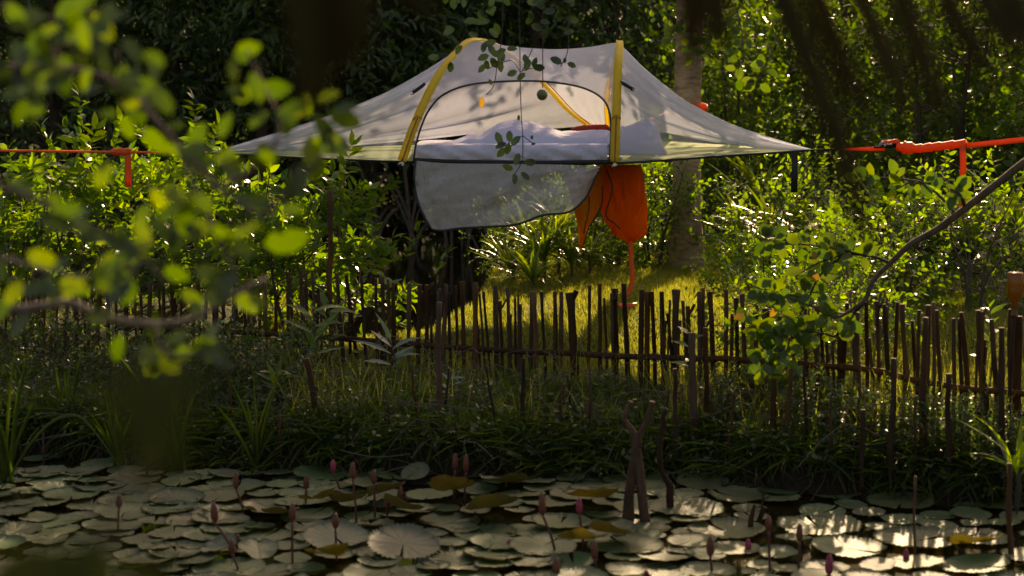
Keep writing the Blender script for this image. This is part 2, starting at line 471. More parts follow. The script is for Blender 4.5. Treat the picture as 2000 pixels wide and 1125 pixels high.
def twigs(gl, gt, P, D, ln, k, L, W, r, spread=.9, nup=.6, T=T4, TF=T4F, droop=0., tr=.004, opp=False):
    """leafy twigs: k leaves along each twig starting at P heading D"""
    n = len(P); D = unit(D)
    ln = np.broadcast_to(ln, (n,))
    A = unit(np.cross(D, r.normal(size=(n, 3))))
    for j in range(k):
        t = (j + 1) / k
        pos = P + D * (ln * t)[:, None]; pos[:, 2] -= droop * ln * t * t
        side = A * (1 if j % 2 else -1) if not opp else A
        last = .35 if j == k - 1 else 1
        d = D * .55 + side * spread * last + r.normal(size=(n, 3)) * .3
        d[:, 2] -= droop * .9
        nn = np.array([0, 0, 1.]) * nup + r.normal(size=(n, 3)) * .45 + np.array([0, -.25, 0])
        sz = L * r.uniform(.65, 1.2, n)
        leaf_cloud(gl, pos, d, nn, sz, sz * W / L, T, TF)
        if opp:
            leaf_cloud(gl, pos, D * .55 - side * spread * last + r.normal(size=(n, 3)) * .3, nn + r.normal(size=(n, 3)) * .2, sz, sz * W / L, T, TF)
    if gt is not None:
        E = P + D * ln[:, None]; E[:, 2] -= droop * ln
        B1 = unit(np.cross(D, np.array([.2, .3, .9]))); B2 = np.cross(D, B1)
        V = np.stack([P + B1 * tr, P - B1 * tr * .5 + B2 * tr, P - B1 * tr * .5 - B2 * tr, E], 1)
        b = (np.arange(n) * 4)[:, None, None]
        gt.addn(V, [(b + np.array([(0, 1, 3), (1, 2, 3), (2, 0, 3)])[None]).reshape(-1, 3)])


def crown_tree(seed, h0, h1, rad, nclump, ntw, k, L, W, tl, trunk_r, lean=(0, 0), up=.25, droop=0., clump_r=.35, shell=.6, stems=1, opp=False, nup=.6, T=T4, TF=T4F):
    """trunk/limbs mesh and leaf mesh of a tree or shrub, base at the origin; leaves between h0 and h1"""
    r = np.random.default_rng(seed); random.seed(seed)
    gt, gl, gb = Geo(), Geo(), Geo()
    zc = (h0 + h1) / 2; rz = (h1 - h0) / 2
    C = []
    while len(C) < nclump:
        p = r.normal(size=3); p = p / np.linalg.norm(p) * r.uniform(0, 1) ** (1 / 3 if shell < .5 else .4)
        C.append((p[0] * rad + lean[0] * (.5 + p[2] * .5), p[1] * rad + lean[1] * (.5 + p[2] * .5), zc + p[2] * rz))
    C = np.array(C)
    tops = []
    for s in range(stems):
        a = 2 * PI * s / stems + r.uniform(0, 1)
        off = .0 if stems == 1 else rad * .12
        bx, by = off * math.cos(a), off * math.sin(a)
        sp = .12 if stems == 1 else .5
        tx, ty = lean[0] * .8 + rad * sp * math.cos(a), lean[1] * .8 + rad * sp * math.sin(a)
        pts = spline([(bx, by, -.1), (lerp(bx, tx, .25) + r.normal() * .04, lerp(by, ty, .25) + r.normal() * .04, h1 * .28), (lerp(bx, tx, .6) + r.normal() * .06, lerp(by, ty, .6), h1 * .58), (tx, ty, h1 * .88)], 12)
        rr = trunk_r * np.linspace(1.15, .25, 12); rr[0] *= 1.3
        tube(gt, pts, rr, 8 if trunk_r > .04 else 5, rough=.08)
        tops.append(pts)
    for c in C:
        pts = tops[r.integers(len(tops))]
        zt = max(c[2] - .35 * abs(np.hypot(c[0], c[1])) - .1, h0 * .5)
        b = pts[np.argmin(abs(pts[:, 2] - zt))]
        m = (b + c) / 2 + r.normal(size=3) * .08 * rad
        tube(gb, spline([b, m, c], 5), trunk_r * np.linspace(.38, .12, 5), 4, cap=False)
    idx = r.integers(len(C), size=ntw)
    off = r.normal(size=(ntw, 3)) * clump_r
    P = C[idx] + off
    P[:, 2] = np.maximum(P[:, 2], .03)
    ax = P - np.array([lean[0] * .5, lean[1] * .5, zc - rz * .3])
    D = unit(ax) * .7 + unit(off) * .5 + r.normal(size=(ntw, 3)) * .35; D[:, 2] += up
    twigs(gl, gb, P, D, tl * r.uniform(.6, 1.3, ntw), k, L, W, r, droop=droop, opp=opp, nup=nup, T=T, TF=TF)
    return gt, gl, gb


class Kind:
    """mesh data shared by every plant of one build"""
    def __init__(s, gt, gl, gb, tm, lm, nm): s.b = gb.mesh(nm + '_branches', tm); s.t = gt.mesh(nm + '_trunk', tm); s.l = gl.mesh(nm + '_crown', lm, True)
    def put(s, name, label, cat, x, y, sc=1., rz=0., group=None, z=None):
        t = thing(name, label, cat, (x, y, G0(x, y) if z is None else z), group, rz, sc)
        o = obj('trunk' if 'tree' in name else 'stem', s.t, t); b = obj('branches', s.b, t); b['kind'] = 'stuff'
        if 'tree' not in name or name.startswith('round'): o['kind'] = 'stuff'
        c = obj('crown' if 'tree' in name else 'foliage', s.l, t); c['kind'] = 'stuff'
        return t


def leaf_mesh(name, T, TF, mat):
    g = Geo(); g.add(T, TF); return g.mesh(name, mat)


def curved_leaf(name, mat, wprof, curve, n=7, fold=.12):
    """long leaf along +X, unit length and width, arching down by curve"""
    g = Geo(); V = []; a = 0; x = z = 0
    for i in range(n):
        t = i / (n - 1); wd = wprof(t)
        V += [(x, -wd / 2, z + fold * wd * .1), (x, 0, z), (x, wd / 2, z + fold * wd * .1)]
        a = -curve * (t + .5 / n); x += math.cos(a) / (n - 1); z += math.sin(a) / (n - 1)
    g.add(V, gridfaces(n, 3)); return g.mesh(name, mat)


def put_leaf(parent, me, P, D, N, L, W, name='leaf', label=None):
    D = Vector(D).normalized(); N = Vector(N); Y_ = N.cross(D)
    if Y_.length < 1e-4: Y_ = Vector((1, 0, 0)).cross(D)
    Y_.normalize(); Z = D.cross(Y_)
    m = Matrix((D * L, Y_ * W, Z * L)).transposed().to_4x4(); m.translation = Vector(P)
    o = obj(name, me, parent); o.matrix_local = m
    if label: o['label'] = label
    return o

# ================================================================== LARGE STRUCTURE: trees
rp = np.random.default_rng(5)
TREE = {}
for i in range(3):      # dark hanging-leaf forest trees
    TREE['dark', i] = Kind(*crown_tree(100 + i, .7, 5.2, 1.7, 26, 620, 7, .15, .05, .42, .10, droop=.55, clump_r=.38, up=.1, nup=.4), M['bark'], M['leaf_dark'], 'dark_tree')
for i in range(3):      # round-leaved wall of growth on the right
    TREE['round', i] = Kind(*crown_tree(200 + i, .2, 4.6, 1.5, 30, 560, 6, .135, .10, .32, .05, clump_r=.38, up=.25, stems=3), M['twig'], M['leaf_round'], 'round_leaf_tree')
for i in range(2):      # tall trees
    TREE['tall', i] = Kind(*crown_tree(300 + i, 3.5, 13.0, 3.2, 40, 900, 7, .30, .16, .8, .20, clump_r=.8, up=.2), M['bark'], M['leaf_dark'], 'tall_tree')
for i in range(3):      # sunlit broad-leaf shrubs
    TREE['shrub', i] = Kind(*crown_tree(400 + i, .12, 1.15, .50, 13, 74, 6, .115, .045, .24, .014, clump_r=.12, up=.6, stems=4, opp=True, T=TL, TF=TLF), M['twig'], M['leaf_lit'], 'leafy_shrub')
for i in range(2):      # small-leaved low bushes
    TREE['bush', i] = Kind(*crown_tree(500 + i, .05, .8, .42, 18, 260, 6, .045, .024, .13, .01, clump_r=.12, up=.4, stems=4), M['twig'], M['leaf_lit'], 'small_bush')

for i in range(3):      # scrub of the shaded bank
    TREE['scrub', i] = Kind(*crown_tree(600 + i, .02, .5, .36, 14, 150, 6, .055, .03, .15, .008, clump_r=.11, up=.5, stems=4), M['twig'], M['leaf_cover'], 'bank_scrub')
# the far bank: dark forest on the left and centre, lighter growth on the right
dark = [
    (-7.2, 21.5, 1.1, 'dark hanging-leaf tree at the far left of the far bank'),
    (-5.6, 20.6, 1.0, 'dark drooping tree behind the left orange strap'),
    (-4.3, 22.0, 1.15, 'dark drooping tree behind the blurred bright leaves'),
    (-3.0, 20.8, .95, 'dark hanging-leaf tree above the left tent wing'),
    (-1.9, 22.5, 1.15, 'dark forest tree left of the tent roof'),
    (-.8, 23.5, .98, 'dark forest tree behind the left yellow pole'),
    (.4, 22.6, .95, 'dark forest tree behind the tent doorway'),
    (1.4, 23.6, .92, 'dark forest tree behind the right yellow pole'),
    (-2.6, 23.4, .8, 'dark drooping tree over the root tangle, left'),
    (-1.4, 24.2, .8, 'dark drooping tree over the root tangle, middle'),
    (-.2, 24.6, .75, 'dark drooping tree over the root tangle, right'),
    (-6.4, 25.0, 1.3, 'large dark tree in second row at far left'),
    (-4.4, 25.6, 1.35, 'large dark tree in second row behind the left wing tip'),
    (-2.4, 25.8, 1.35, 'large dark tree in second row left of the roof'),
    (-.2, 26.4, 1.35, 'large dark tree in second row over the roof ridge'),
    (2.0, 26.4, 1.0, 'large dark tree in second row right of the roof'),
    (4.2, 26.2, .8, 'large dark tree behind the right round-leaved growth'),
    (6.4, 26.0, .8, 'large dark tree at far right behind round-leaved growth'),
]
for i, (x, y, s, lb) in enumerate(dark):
    TREE['dark', i % 3].put('dark_tree', lb, 'tree', x, y, s, rp.uniform(0, 6), 'dark trees along the far bank')
rnd = [
    (2.5, 18.6, 0.56, 'round-leaved tree just right of the tent peak behind the palm'),
    (3.2, 17.6, 0.58, 'round-leaved tree above the right tent wing'),
    (3.9, 18.6, 0.78, 'round-leaved tree behind the black hanging webbing end'),
    (4.6, 16.8, 0.70, 'bright round-leaved tree above the ratchet buckle'),
    (5.6, 18.2, 0.74, 'round-leaved tree behind the twisted orange strap'),
    (4.0, 15.6, 0.59, 'lower round-leaved tree under the ratchet buckle'),
    (5.0, 15.0, 0.63, 'round-leaved tree at right edge above the bare branch'),
    (6.4, 16.6, 0.74, 'round-leaved tree cut by the right picture edge'),
    (3.1, 21.0, 0.72, 'shaded round-leaved tree far behind the palm trunk'),
    (5.0, 21.0, 0.75, 'shaded round-leaved tree in the back on the right'),
]
for i, (x, y, s, lb) in enumerate(rnd):
    TREE['round', i % 3].put('round_leaf_tree', lb, 'tree', x, y, s, rp.uniform(0, 6), 'round-leaved trees at right')
# tall trees over the forest that keep the sun off the far bank
for i, (x, y, s, lb) in enumerate([(-7, 31, .72, 'tall tree standing behind the forest, far left'), (-3.5, 30, .72, 'tall tree standing behind the forest, left of the tent'),
                                   (0, 31, .7, 'tall tree standing behind the forest, behind the tent'), (2.6, 31, .62, 'tall tree standing behind the forest, right of the tent'), (-11, 30, .8, 'tall tree beyond the left edge of the forest')]):
    TREE['tall', i % 2].put('tall_tree', lb, 'tree', x, y, s, rp.uniform(0, 6), 'tall trees behind the forest')

# far wood: leaves that read as one mass closing the view
r = np.random.default_rng(77)
n = 16000
P = np.stack([r.uniform(-14, 14, n), r.uniform(28, 31, n), r.uniform(.4, 7.5, n)], -1)
P[:, 2] *= np.where(P[:, 0] > 2.5, .62, 1); P[:, 2] += gz(P[:, 0], P[:, 1]) * .5
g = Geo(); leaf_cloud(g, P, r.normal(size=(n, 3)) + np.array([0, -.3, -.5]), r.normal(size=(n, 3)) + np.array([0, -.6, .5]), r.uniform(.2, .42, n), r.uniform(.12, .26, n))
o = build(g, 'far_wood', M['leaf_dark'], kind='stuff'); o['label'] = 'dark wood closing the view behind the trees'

r = np.random.default_rng(78); n = 9000
P = np.stack([r.uniform(-9, 3.5, n), r.uniform(23.2, 25.5, n), r.uniform(-.1, 1.5, n) ** 1.2], -1); P[:, 2] = np.nan_to_num(P[:, 2]) + gz(P[:, 0], P[:, 1])
g = Geo(); leaf_cloud(g, P, r.normal(size=(n, 3)) + np.array([0, -.3, .1]), r.normal(size=(n, 3)) + np.array([0, -.6, .5]), r.uniform(.1, .25, n), r.uniform(.04, .09, n))
o = build(g, 'far_undergrowth', M['leaf_dark'], kind='stuff'); o['label'] = 'dark undergrowth under the far bank trees'
# tangled prop roots at the far water edge
t = thing('root_tangle', 'tangle of bare grey mangrove roots at the far water edge under left tent wing', 'roots', (-1.5, 21.2, 0))
g = Geo(); r = np.random.default_rng(9)
for i in range(46):
    x0 = r.uniform(-2.2, 1.6); z0 = r.uniform(.35, 1.1); dx = r.uniform(-.9, .9)
    tube(g, spline([(x0, r.uniform(-.2, 1.2), z0), (x0 + dx * .4, -.3, z0 * .95 + r.uniform(-.1, .15)), (x0 + dx * .8, -.6, z0 * .5), (x0 + dx, -.7, -.1)], 8), r.uniform(.012, .03) * np.linspace(1.2, .8, 8), 5)
build(g, 'root', M['twig'], t, 'stuff')


# ------------------------------------------------------------------ the coconut palm
pb = at(1342, 527, 14.0)
t = thing('palm_tree', 'coconut palm with ringed grey trunk rising behind the right tent wing', 'palm tree', (pb.x, pb.y, G0(pb.x, pb.y)))
g = Geo()
hh = 11.5; n = 200; pts = []; rr = []
for i in range(n):
    z = -.1 + hh * i / (n - 1)
    pts.append((-.02 * z + .012 * z * z, .05 * z, z))
    ring = (z / .055) % 1
    rr.append((.112 + .075 * math.exp(-max(z, 0) / .16) + .012 * math.exp(-z / 1.5)) * (1 + .025 * (ring < .3)) * (1 - .02 * z))
tube(g, pts, rr, 18, rough=.02)
build(g, 'trunk', M['palm'], t)
top = Vector(pts[-1])
lf_w = lambda t: max(.05, min(1, 4 * t, 3 * (1 - t) + .05))
for k in range(17):
    a = k * 2.4; el = [1.0, .6, .25, -.1][k % 4] + rp.uniform(-.1, .1)
    Lf = rp.uniform(2.6, 3.4); fr = Geo(); q = []
    for i in range(12):
        s = i / 11; e = el - 1.5 * s * s
        q.append((top.x + math.cos(a) * Lf * s * math.cos(max(e, -.9)) , top.y + math.sin(a) * Lf * s * math.cos(max(e, -.9)), top.z + Lf * (el * s - .85 * s * s)))
    q = np.array(q); tube(fr, q, np.linspace(.025, .006, 12), 4)
    T_ = unit(np.gradient(q, axis=0)); PP, DD, NN, LL = [], [], [], []
    for i in np.linspace(1.5, 10.9, 44):
        k0 = int(i); p = lerp(q[k0], q[min(k0 + 1, 11)], i - k0); d = T_[k0]; sd_ = np.cross(d, (0, 0, 1)); sd_ /= np.linalg.norm(sd_)
        for sg in (-1, 1):
            PP.append(p); DD.append(d * .5 + sd_ * sg * .8 + np.array([0, 0, -.45])); NN.append((0, 0, 1)); LL.append(.75 * math.sin(PI * (.12 + .8 * i / 12)))
    LL = np.array(LL); leaf_cloud(fr, np.array(PP), np.array(DD), np.array(NN, float), LL, np.full(len(LL), .045))
    build(fr, 'frond', M['leaf_dark'], t)

# unseen shade tree, added: trunk beyond the left edge, long limb of leaves over the bank (placed to shade bank and pond)
t = thing('added_shade_tree', 'added shade tree leaning over the bank above the picture', 'tree', (-5.5, 15.4, G0(-5.5, 12.6)))
g = Geo(); gl = Geo(); gbr = Geo(); r = np.random.default_rng(41)
limb = spline([(0, 0, -.1), (.1, .1, 1.8), (.8, .3, 3.2), (2.6, .5, 3.8), (5.0, .6, 3.9), (8.2, .6, 3.9)], 24)
tube(g, limb, np.linspace(.2, .04, 24), 8, rough=.06)
CC = []
for (x, y, z) in [(3.9, .6, 4.00), (4.8, .5, 3.86), (5.4, .7, 4.14), (5.9, .5, 3.86), (6.3, .6, 4.07), (6.6, .5, 3.72), (6.9, .7, 4.28), (7.2, .5, 3.93), (7.5, .6, 3.72), (7.7, .7, 4.21), (8.0, .5, 3.93), (8.3, .5, 4.14), (7.0, .5, 4.11), (6.2, .6, 4.35), (7.6, .6, 4.07)]:
    b = limb[np.argmin(np.linalg.norm(limb - np.array([x - .5, .5, z]), axis=1))]
    tube(gbr, spline([b, ((b[0] + x) / 2, (b[1] + y) / 2, z + .15), (x, y, z)], 6), np.linspace(.04, .012, 6), 5, cap=False); CC.append((x, y, z))
CC = np.array(CC); ntw = 620
P = CC[r.integers(len(CC), size=ntw)] + r.normal(size=(ntw, 3)) * np.array([.26, .26, .16])
twigs(gl, gbr, P, r.normal(size=(ntw, 3)) + np.array([0, 0, -.1]), .35, 7, .13, .07, r)
build(g, 'trunk', M['bark'], t); build(gl, 'crown', M['leaf_round'], t, 'stuff'); build(gbr, 'branches', M['bark'], t, 'stuff')

# ------------------------------------------------------------------ shrubs behind the fence
for i, (px, py, Y, s, k, lb) in enumerate([
    (70, 600, 10.9, .95, 0, 'sunlit leafy shrub at the left edge below the orange strap'),
    (170, 600, 11.1, .9, 1, 'sunlit leafy shrub under the hanging orange strap tail'),
    (460, 600, 11.0, .95, 2, 'leafy shrub between the fern and the tall cut stick'),
    (575, 600, 10.7, .84, 0, 'bright leafy shrub left of the tall cut stick'),
    (668, 600, 10.8, .74, 1, 'bright leafy shrub under the left tent wing beside dark water'),
    (-30, 600, 11.2, .95, 2, 'leafy shrub cut by the left picture edge'),
    (370, 610, 11.4, .85, 1, 'leafy shrub behind the yellow-green fern')]):
    p = at(px, py, Y); TREE['shrub', k].put('leafy_shrub', lb, 'shrub', p.x, p.y, s, rp.uniform(0, 6), 'leafy shrubs behind the fence at left')
for i, (px, py, Y, s, k, lb) in enumerate([
    (1140, 590, 13.6, .95, 0, 'small-leaved bush under the orange hanging cloth'),
    (1015, 590, 13.6, .7, 1, 'small-leaved bush at the foot of the strap-leaved clumps'),
    (1200, 560, 13.8, .95, 1, 'small-leaved bush behind the hanging orange strap'),
    (1275, 530, 13.9, 1.2, 0, 'bright small-leaved bush just left of the palm trunk'),
    (1235, 530, 15.0, 1.3, 1, 'small-leaved bush behind the orange sack'),
    (1450, 520, 14.8, .9, 0, 'small-leaved bush just right of the palm trunk'),
    (1560, 590, 12.6, 1.1, 1, 'small-leaved bush in front of the long-leaved clump'),
    (1590, 690, 8.95, .95, 1, 'dense small-leaved bush growing through the fence under the round leaves'),
    (1500, 640, 9.8, .9, 0, 'small-leaved bush behind the round-leaved branch end'),
    (1690, 620, 9.9, 1.0, 0, 'small-leaved bush behind the fence at the bare branch fork'),
    (1900, 600, 11.0, 1.1, 1, 'small-leaved bush behind the fence near the amber bottle'),
    (1760, 590, 11.6, 1.0, 0, 'small-leaved bush behind the fence under the bare branch')]):
    p = at(px, py, Y); TREE['bush', k].put('small_bush', lb, 'bush', p.x, p.y, s, rp.uniform(0, 6), 'small-leaved bushes behind the fence')

for i, (px, py, Y, s, lb) in enumerate([
    (560, 790, 8.9, 1.1, 'dark leafy scrub on the left bank before the fence'), (700, 800, 8.8, .9, 'dark leafy scrub left of the weathered post'), (470, 800, 9.0, 1.2, 'dark leafy scrub behind the sparse sedge'),
    (650, 880, 8.35, .8, 'dark scrub beside the slanting branch foot'), (780, 870, 8.35, .7, 'dark scrub just left of the weathered post foot'), (360, 800, 9.1, 1.2, 'dark scrub below the blurred branch'), (230, 800, 9.3, 1.2, 'dark scrub at the left before the fence'),
    (940, 850, 8.4, .7, 'dark scrub on the bank above the twin buds'), (1180, 860, 8.3, .7, 'dark scrub behind the forked branch'), (1420, 830, 8.3, .9, 'green scrub on the bank right of the thick shore post'), (1480, 800, 8.5, .8, 'green scrub in front of the fence left of the leaning post'),
    (1600, 850, 8.0, 1., 'green scrub on the bank right of the slim slanting post'), (1700, 870, 7.9, .9, 'green scrub left of the dark upright post'), (1830, 880, 7.7, .9, 'green scrub on the bank between the right shore posts'), (1930, 890, 7.6, .9, 'green scrub at the right edge of the bank'), (1780, 830, 8.1, .8, 'green scrub at the foot of the right fence'), (600, 720, 9.4, 1., 'leafy scrub against the fence at left'), (100, 800, 9.5, 1.2, 'dark scrub at the left edge of the bank')]):
    p = at(px, py, Y); TREE['scrub', i % 3].put('bank_scrub', lb, 'shrub', p.x, Y, s * (.52 if px < 680 else .34 if px < 1250 else .5), rp.uniform(0, 6), 'scrub on the bank in front of the fence')

# strap-leaved clumps: every leaf a part
STRAP = [curved_leaf('strap_leaf', M['leaf_strap'], lambda t: min(1, .35 + 2.5 * t, 2.2 * (1 - t) + .02), c) for c in (.35, .8, 1.3)]
def strap_clump(px, py, Y, n, L, W, lb, cat='plant', name='strap_leaf_plant', mes=None, el0=.35, el1=1.45, stem=0.0, group='strap-leaved clumps behind the fence', z=None):
    p = at(px, py, Y); t = thing(name, lb, cat, (p.x, p.y, G0(p.x, p.y) if z is None else z), group)
    mes = mes or STRAP
    if stem > 0:
        g = Geo(); tube(g, [(0, 0, -.05), (.01, 0, stem * .5), (0, .01, stem)], [.014, .012, .01], 6); build(g, 'stem', M['twig'], t)
    for i in range(n):
        a = i * 2.399 + rp.uniform(-.3, .3); e = lerp(el1, el0, (i / n) ** .8) + rp.uniform(-.12, .12)
        D = (math.cos(a) * math.cos(e), math.sin(a) * math.cos(e), math.sin(e))
        N = (-math.cos(a) * math.sin(e), -math.sin(a) * math.sin(e), math.cos(e))
        zz = stem * rp.uniform(.55, 1.) if stem > 0 else 0
        put_leaf(t, mes[i % len(mes)], (math.cos(a) * .02, math.sin(a) * .02, zz), D, N, L * rp.uniform(.7, 1.15), W * rp.uniform(.8, 1.2))
    return t
for (px, py, Y, n, L, W, st, lb) in [
    (1040, 590, 12.2, 34, .34, .028, .12, 'low strap-leaved clump at the front of the group by the fence'),
    (1090, 590, 12.9, 44, .42, .03, .40, 'tallest strap-leaved clump in the middle of the group'),
    (1030, 590, 13.1, 42, .42, .03, .34, 'strap-leaved clump at the back of the group, just under the door panel'),
    (1150, 590, 12.9, 34, .34, .028, .2, 'strap-leaved clump between orange flap and orange sack'),
    (1000, 585, 12.7, 44, .36, .03, .14, 'bright strap-leaved clump at the water edge, leaning left'),
    (1062, 585, 12.6, 46, .36, .03, .30, 'tall strap-leaved clump left of the orange flap'),
    (1115, 590, 12.7, 40, .34, .03, .22, 'strap-leaved clump right under the orange flap tail'),
    (1290, 525, 14.3, 26, .45, .045, .2, 'strap-leaved clump touching the left side of the palm'),
    (1440, 520, 13.6, 36, .36, .036, .5, 'long-leaved clump right of the palm with white glints'),
    (1500, 540, 13.0, 36, .36, .038, .5, 'long-leaved clump below the black webbing end'),
    (1560, 560, 12.6, 32, .36, .038, .5, 'long-leaved clump behind the blurred palm leaflet'),
    (1640, 560, 12.2, 26, .55, .07, .45, 'broad-leaved clump left of the bare branch'),
    (1720, 560, 12.4, 26, .6, .08, .5, 'broad dark clump behind the bare branch'),
    (1810, 570, 11.8, 26, .6, .08, .4, 'broad dark clump right of the bare branch fork'),
    (1890, 570, 11.6, 26, .6, .08, .45, 'broad dark clump near the right picture edge'),
    (1970, 560, 11.8, 24, .6, .08, .5, 'broad dark clump at the right picture edge behind the bottle'),
    (1480, 520, 15.0, 24, .6, .06, .6, 'long-leaved clump at the back beside the lawn')]:
    strap_clump(px, py, Y, n, L, W, lb, stem=st)

# fern with pinnate yellow-green fronds
p = at(340, 590, 10.8)
t = thing('pinnate_plant', 'yellow-green plant with feathery paired leaflets behind the fence at left', 'plant', (p.x, p.y, G0(p.x, p.y)))
LIT8 = leaf_mesh('leaflet', T8, T8F, M['leaf_near'])
g = Geo(); r = np.random.default_rng(3); spots = []
for k in range(11):
    a = r.uniform(-.5, PI + .5); h = r.uniform(.25, .62); Lr = r.uniform(.22, .4)
    q = spline([(0, 0, -.02), (math.cos(a) * .05, -math.sin(a) * .03, h), (math.cos(a) * Lr * .6, -math.sin(a) * .1, h + .07), (math.cos(a) * Lr, -math.sin(a) * .15, h - .02)], 14)
    tube(g, q, np.linspace(.005, .0015, 14), 4, cap=False)
    for i in range(6, 14):
        d = q[i] - q[i - 1]; d /= np.linalg.norm(d); sd_ = np.cross(d, (0, -.5, .8)); sd_ /= np.linalg.norm(sd_)
        for sg in (-1, 1): spots.append((q[i], d * .45 + sd_ * sg))
build(g, 'stem', M['vine'], t, 'stuff')
for P_, D_ in spots: put_leaf(t, LIT8, P_, D_, (0, -.5, .9), .075, .032, 'leaflet')

# ================================================================== THE TENT
tent = thing('tree_tent', 'white mesh tree tent with yellow pole sleeves hung above the lawn', 'tent')
A3 = lambda L_: [at(*q) for q in L_]
pole1 = spline(A3([(785, 316, 11.0), (812, 240, 11.05), (850, 160, 11.2), (885, 110, 11.45), (925, 79, 11.8), (985, 98, 12.2), (1060, 162, 12.6), (1110, 215, 12.85), (1150, 246, 13.0)]), 65)
pole2 = spline(A3([(1200, 318, 11.0), (1203, 240, 11.03), (1206, 150, 11.15), (1209, 105, 11.35), (1210, 82, 11.7), (1203, 105, 12.2), (1190, 160, 12.6), (1186, 205, 12.8), (1187, 246, 13.0)]), 65)
apx = 32
Ltip, Rtip, Crn = at(405, 299, 11.0), at(1590, 293, 11.0), at(1195, 268, 13.15)

# front wall round the door
outer = list(pole1[:apx + 1:4]) + [at(990, 90, 11.85), at(1070, 96, 11.85), at(1140, 93, 11.8)] + list(pole2[apx::-4])
outer = spline(outer, 90)
inn = [(808, 313, 11.0), (812, 285, 11.01), (822, 250, 11.04), (838, 215, 11.1), (866, 185, 11.18), (915, 166, 11.25), (985, 159, 11.3), (1060, 159, 11.3), (1125, 168, 11.24), (1165, 184, 11.17), (1186, 207, 11.1), (1193, 245, 11.04), (1192, 285, 11.01), (1190, 316, 11.0)]
inner = spline(A3(inn), 90)
g = Geo(); V = []
for i in range(90):
    for j in range(9):
        s = j / 8; q = outer[i] * (1 - s) + inner[i] * s
        q = q + np.array([0, .03 * math.sin(PI * s) + .006 * math.sin(i * .9) * math.sin(PI * s), .004 * nz(i * .2, s * 3, 1)])
        V.append(q)
g.add(V, gridfaces(90, 9)); build(g, 'front_wall', M['mesh'], tent)
# roof behind the ridge down to the rear foot
g = Geo(); V = []
ridge = spline([Vector(pole1[apx]), at(990, 90, 11.85), at(1070, 96, 11.85), at(1140, 93, 11.8), Vector(pole2[apx])], 25)
for i in range(33):
    for j in range(25):
        s = j / 24; k = i / 32
        q = pole1[apx + i] * (1 - s) + pole2[apx + i] * s
        flat = pole1[apx] * (1 - s) + pole2[apx] * s
        q = q + (ridge[j] - flat) * (1 - k) ** 1.5 + np.array([0, 0, -.05 * math.sin(PI * s) * math.sin(PI * k) + .004 * math.sin(s * 30 + k * 4) * k])
        V.append(q)
g.add(V, gridfaces(33, 25)); build(g, 'rear_roof', M['mesh'], tent)


def wing(pole, tip, sag, seed, rear):
    """mesh skirt from a pole to a corner, gathered in pleats that run to the corner"""
    g = Geo(); V = []; n = len(pole); m = 30
    for i in range(n):
        u = i / (n - 1)
        hgt = math.sin(PI * min(1, max(0, u))) ** .8
        for j in range(m):
            s = j / (m - 1); q = pole[i] * (1 - s) + np.array(tip) * s
            prof = (4 * s * (1 - s)) * (1.25 - .5 * s)
            q = q + np.array([0, 0, -sag * hgt * prof])
            pl = .075 * (s ** .7) * (1 - s) * 2.4 * (math.sin(u * 47 + 2.0 * nz(u * 6, s * 2, seed)) + .6 * math.sin(u * 91 + seed))
            q = q + np.array([0, -pl * .8, pl * .6]) * hgt
            V.append(q)
    g.add(V, gridfaces(n, m)); return g
build(wing(pole1, Ltip, .13, 1.3, None), 'left_wing', M['mesh'], tent)
build(wing(pole2, Rtip, .17, 4.1, None), 'right_wing', M['mesh'], tent)
# lime floor with a sagging belly
edge = spline([Ltip, at(600, 309, 11.0), at(785, 316, 11.0), at(1000, 319, 11.0), at(1200, 319, 11.0), at(1400, 306, 11.0), Rtip], 50)
g = Geo(); V = []
for i in range(50):
    u = i / 49
    for j in range(14):
        s = j / 13; q = edge[i] * (1 - s) + np.array(Crn) * s
        b = math.sin(PI * min(1, s * 1.0)) ** .8 * math.exp(-((u - .60) / .22) ** 2)
        q = q + np.array([0, 0, -.075 * b])
        V.append(q)
g.add(V, gridfaces(50, 14)); build(g, 'floor', M['lime'], tent)
g = Geo(); ribbon(g, edge, .014, (0, -1, 0), .004); build(g, 'edge_webbing', M['black'], tent)
g = Geo(); ribbon(g, spline([Ltip, Vector(lerp(np.array(Ltip), np.array(Crn), .5)) + Vector((0, 0, -.02)), Crn], 20), .014, (0, -1, 0), .004); build(g, 'edge_webbing', M['black'], tent); g = Geo()
ribbon(g, spline([Crn, Vector(lerp(np.array(Crn), np.array(Rtip), .5)) + Vector((0, 0, -.02)), Rtip], 20), .014, (0, -1, 0), .004); build(g, 'edge_webbing', M['black'], tent)
# yellow sleeves and poles
for pl, nm in ((pole1, 0), (pole2, 1)):
    g = Geo(); nn = np.array([(-.25 if nm == 0 else .1, -1, .35)] * 33 + [(-.2, -1, .5)] * 32)
    ribbon(g, pl + np.array([0, -.012, .006]), np.concatenate([np.full(6, .062), np.linspace(.060, .042, 59)]), nn, .004)
    build(g, 'pole_sleeve', M['yellow'], tent)
    g = Geo(); tube(g, pl[:10] + np.array([0, -.022, .0]), .0055, 6); build(g, 'pole', M['pole'], tent); g = Geo(); tube(g, pl[44:] + np.array([0.03, -.03, .0]), .0045, 6); build(g, 'pole', M['pole'], tent)
    g = Geo(); r = np.random.default_rng(nm)
    for k in range(7): tube(g, [pl[0] + np.array([0, -.02, 0]), pl[0] + np.array([r.uniform(-.02, .02), -.025, -.012 - r.uniform(0, .012)])], [.004, .006], 5)
    build(g, 'foot_tassel', M['white'], tent, 'stuff')
    g = Geo(); q = pl[9]; tube(g, [q + np.array([-.028, -.02, -.012]), q + np.array([0, -.028, .016]), q + np.array([.028, -.02, -.012])], .004, 5); build(g, 'sleeve_tie', M['pole'], tent)
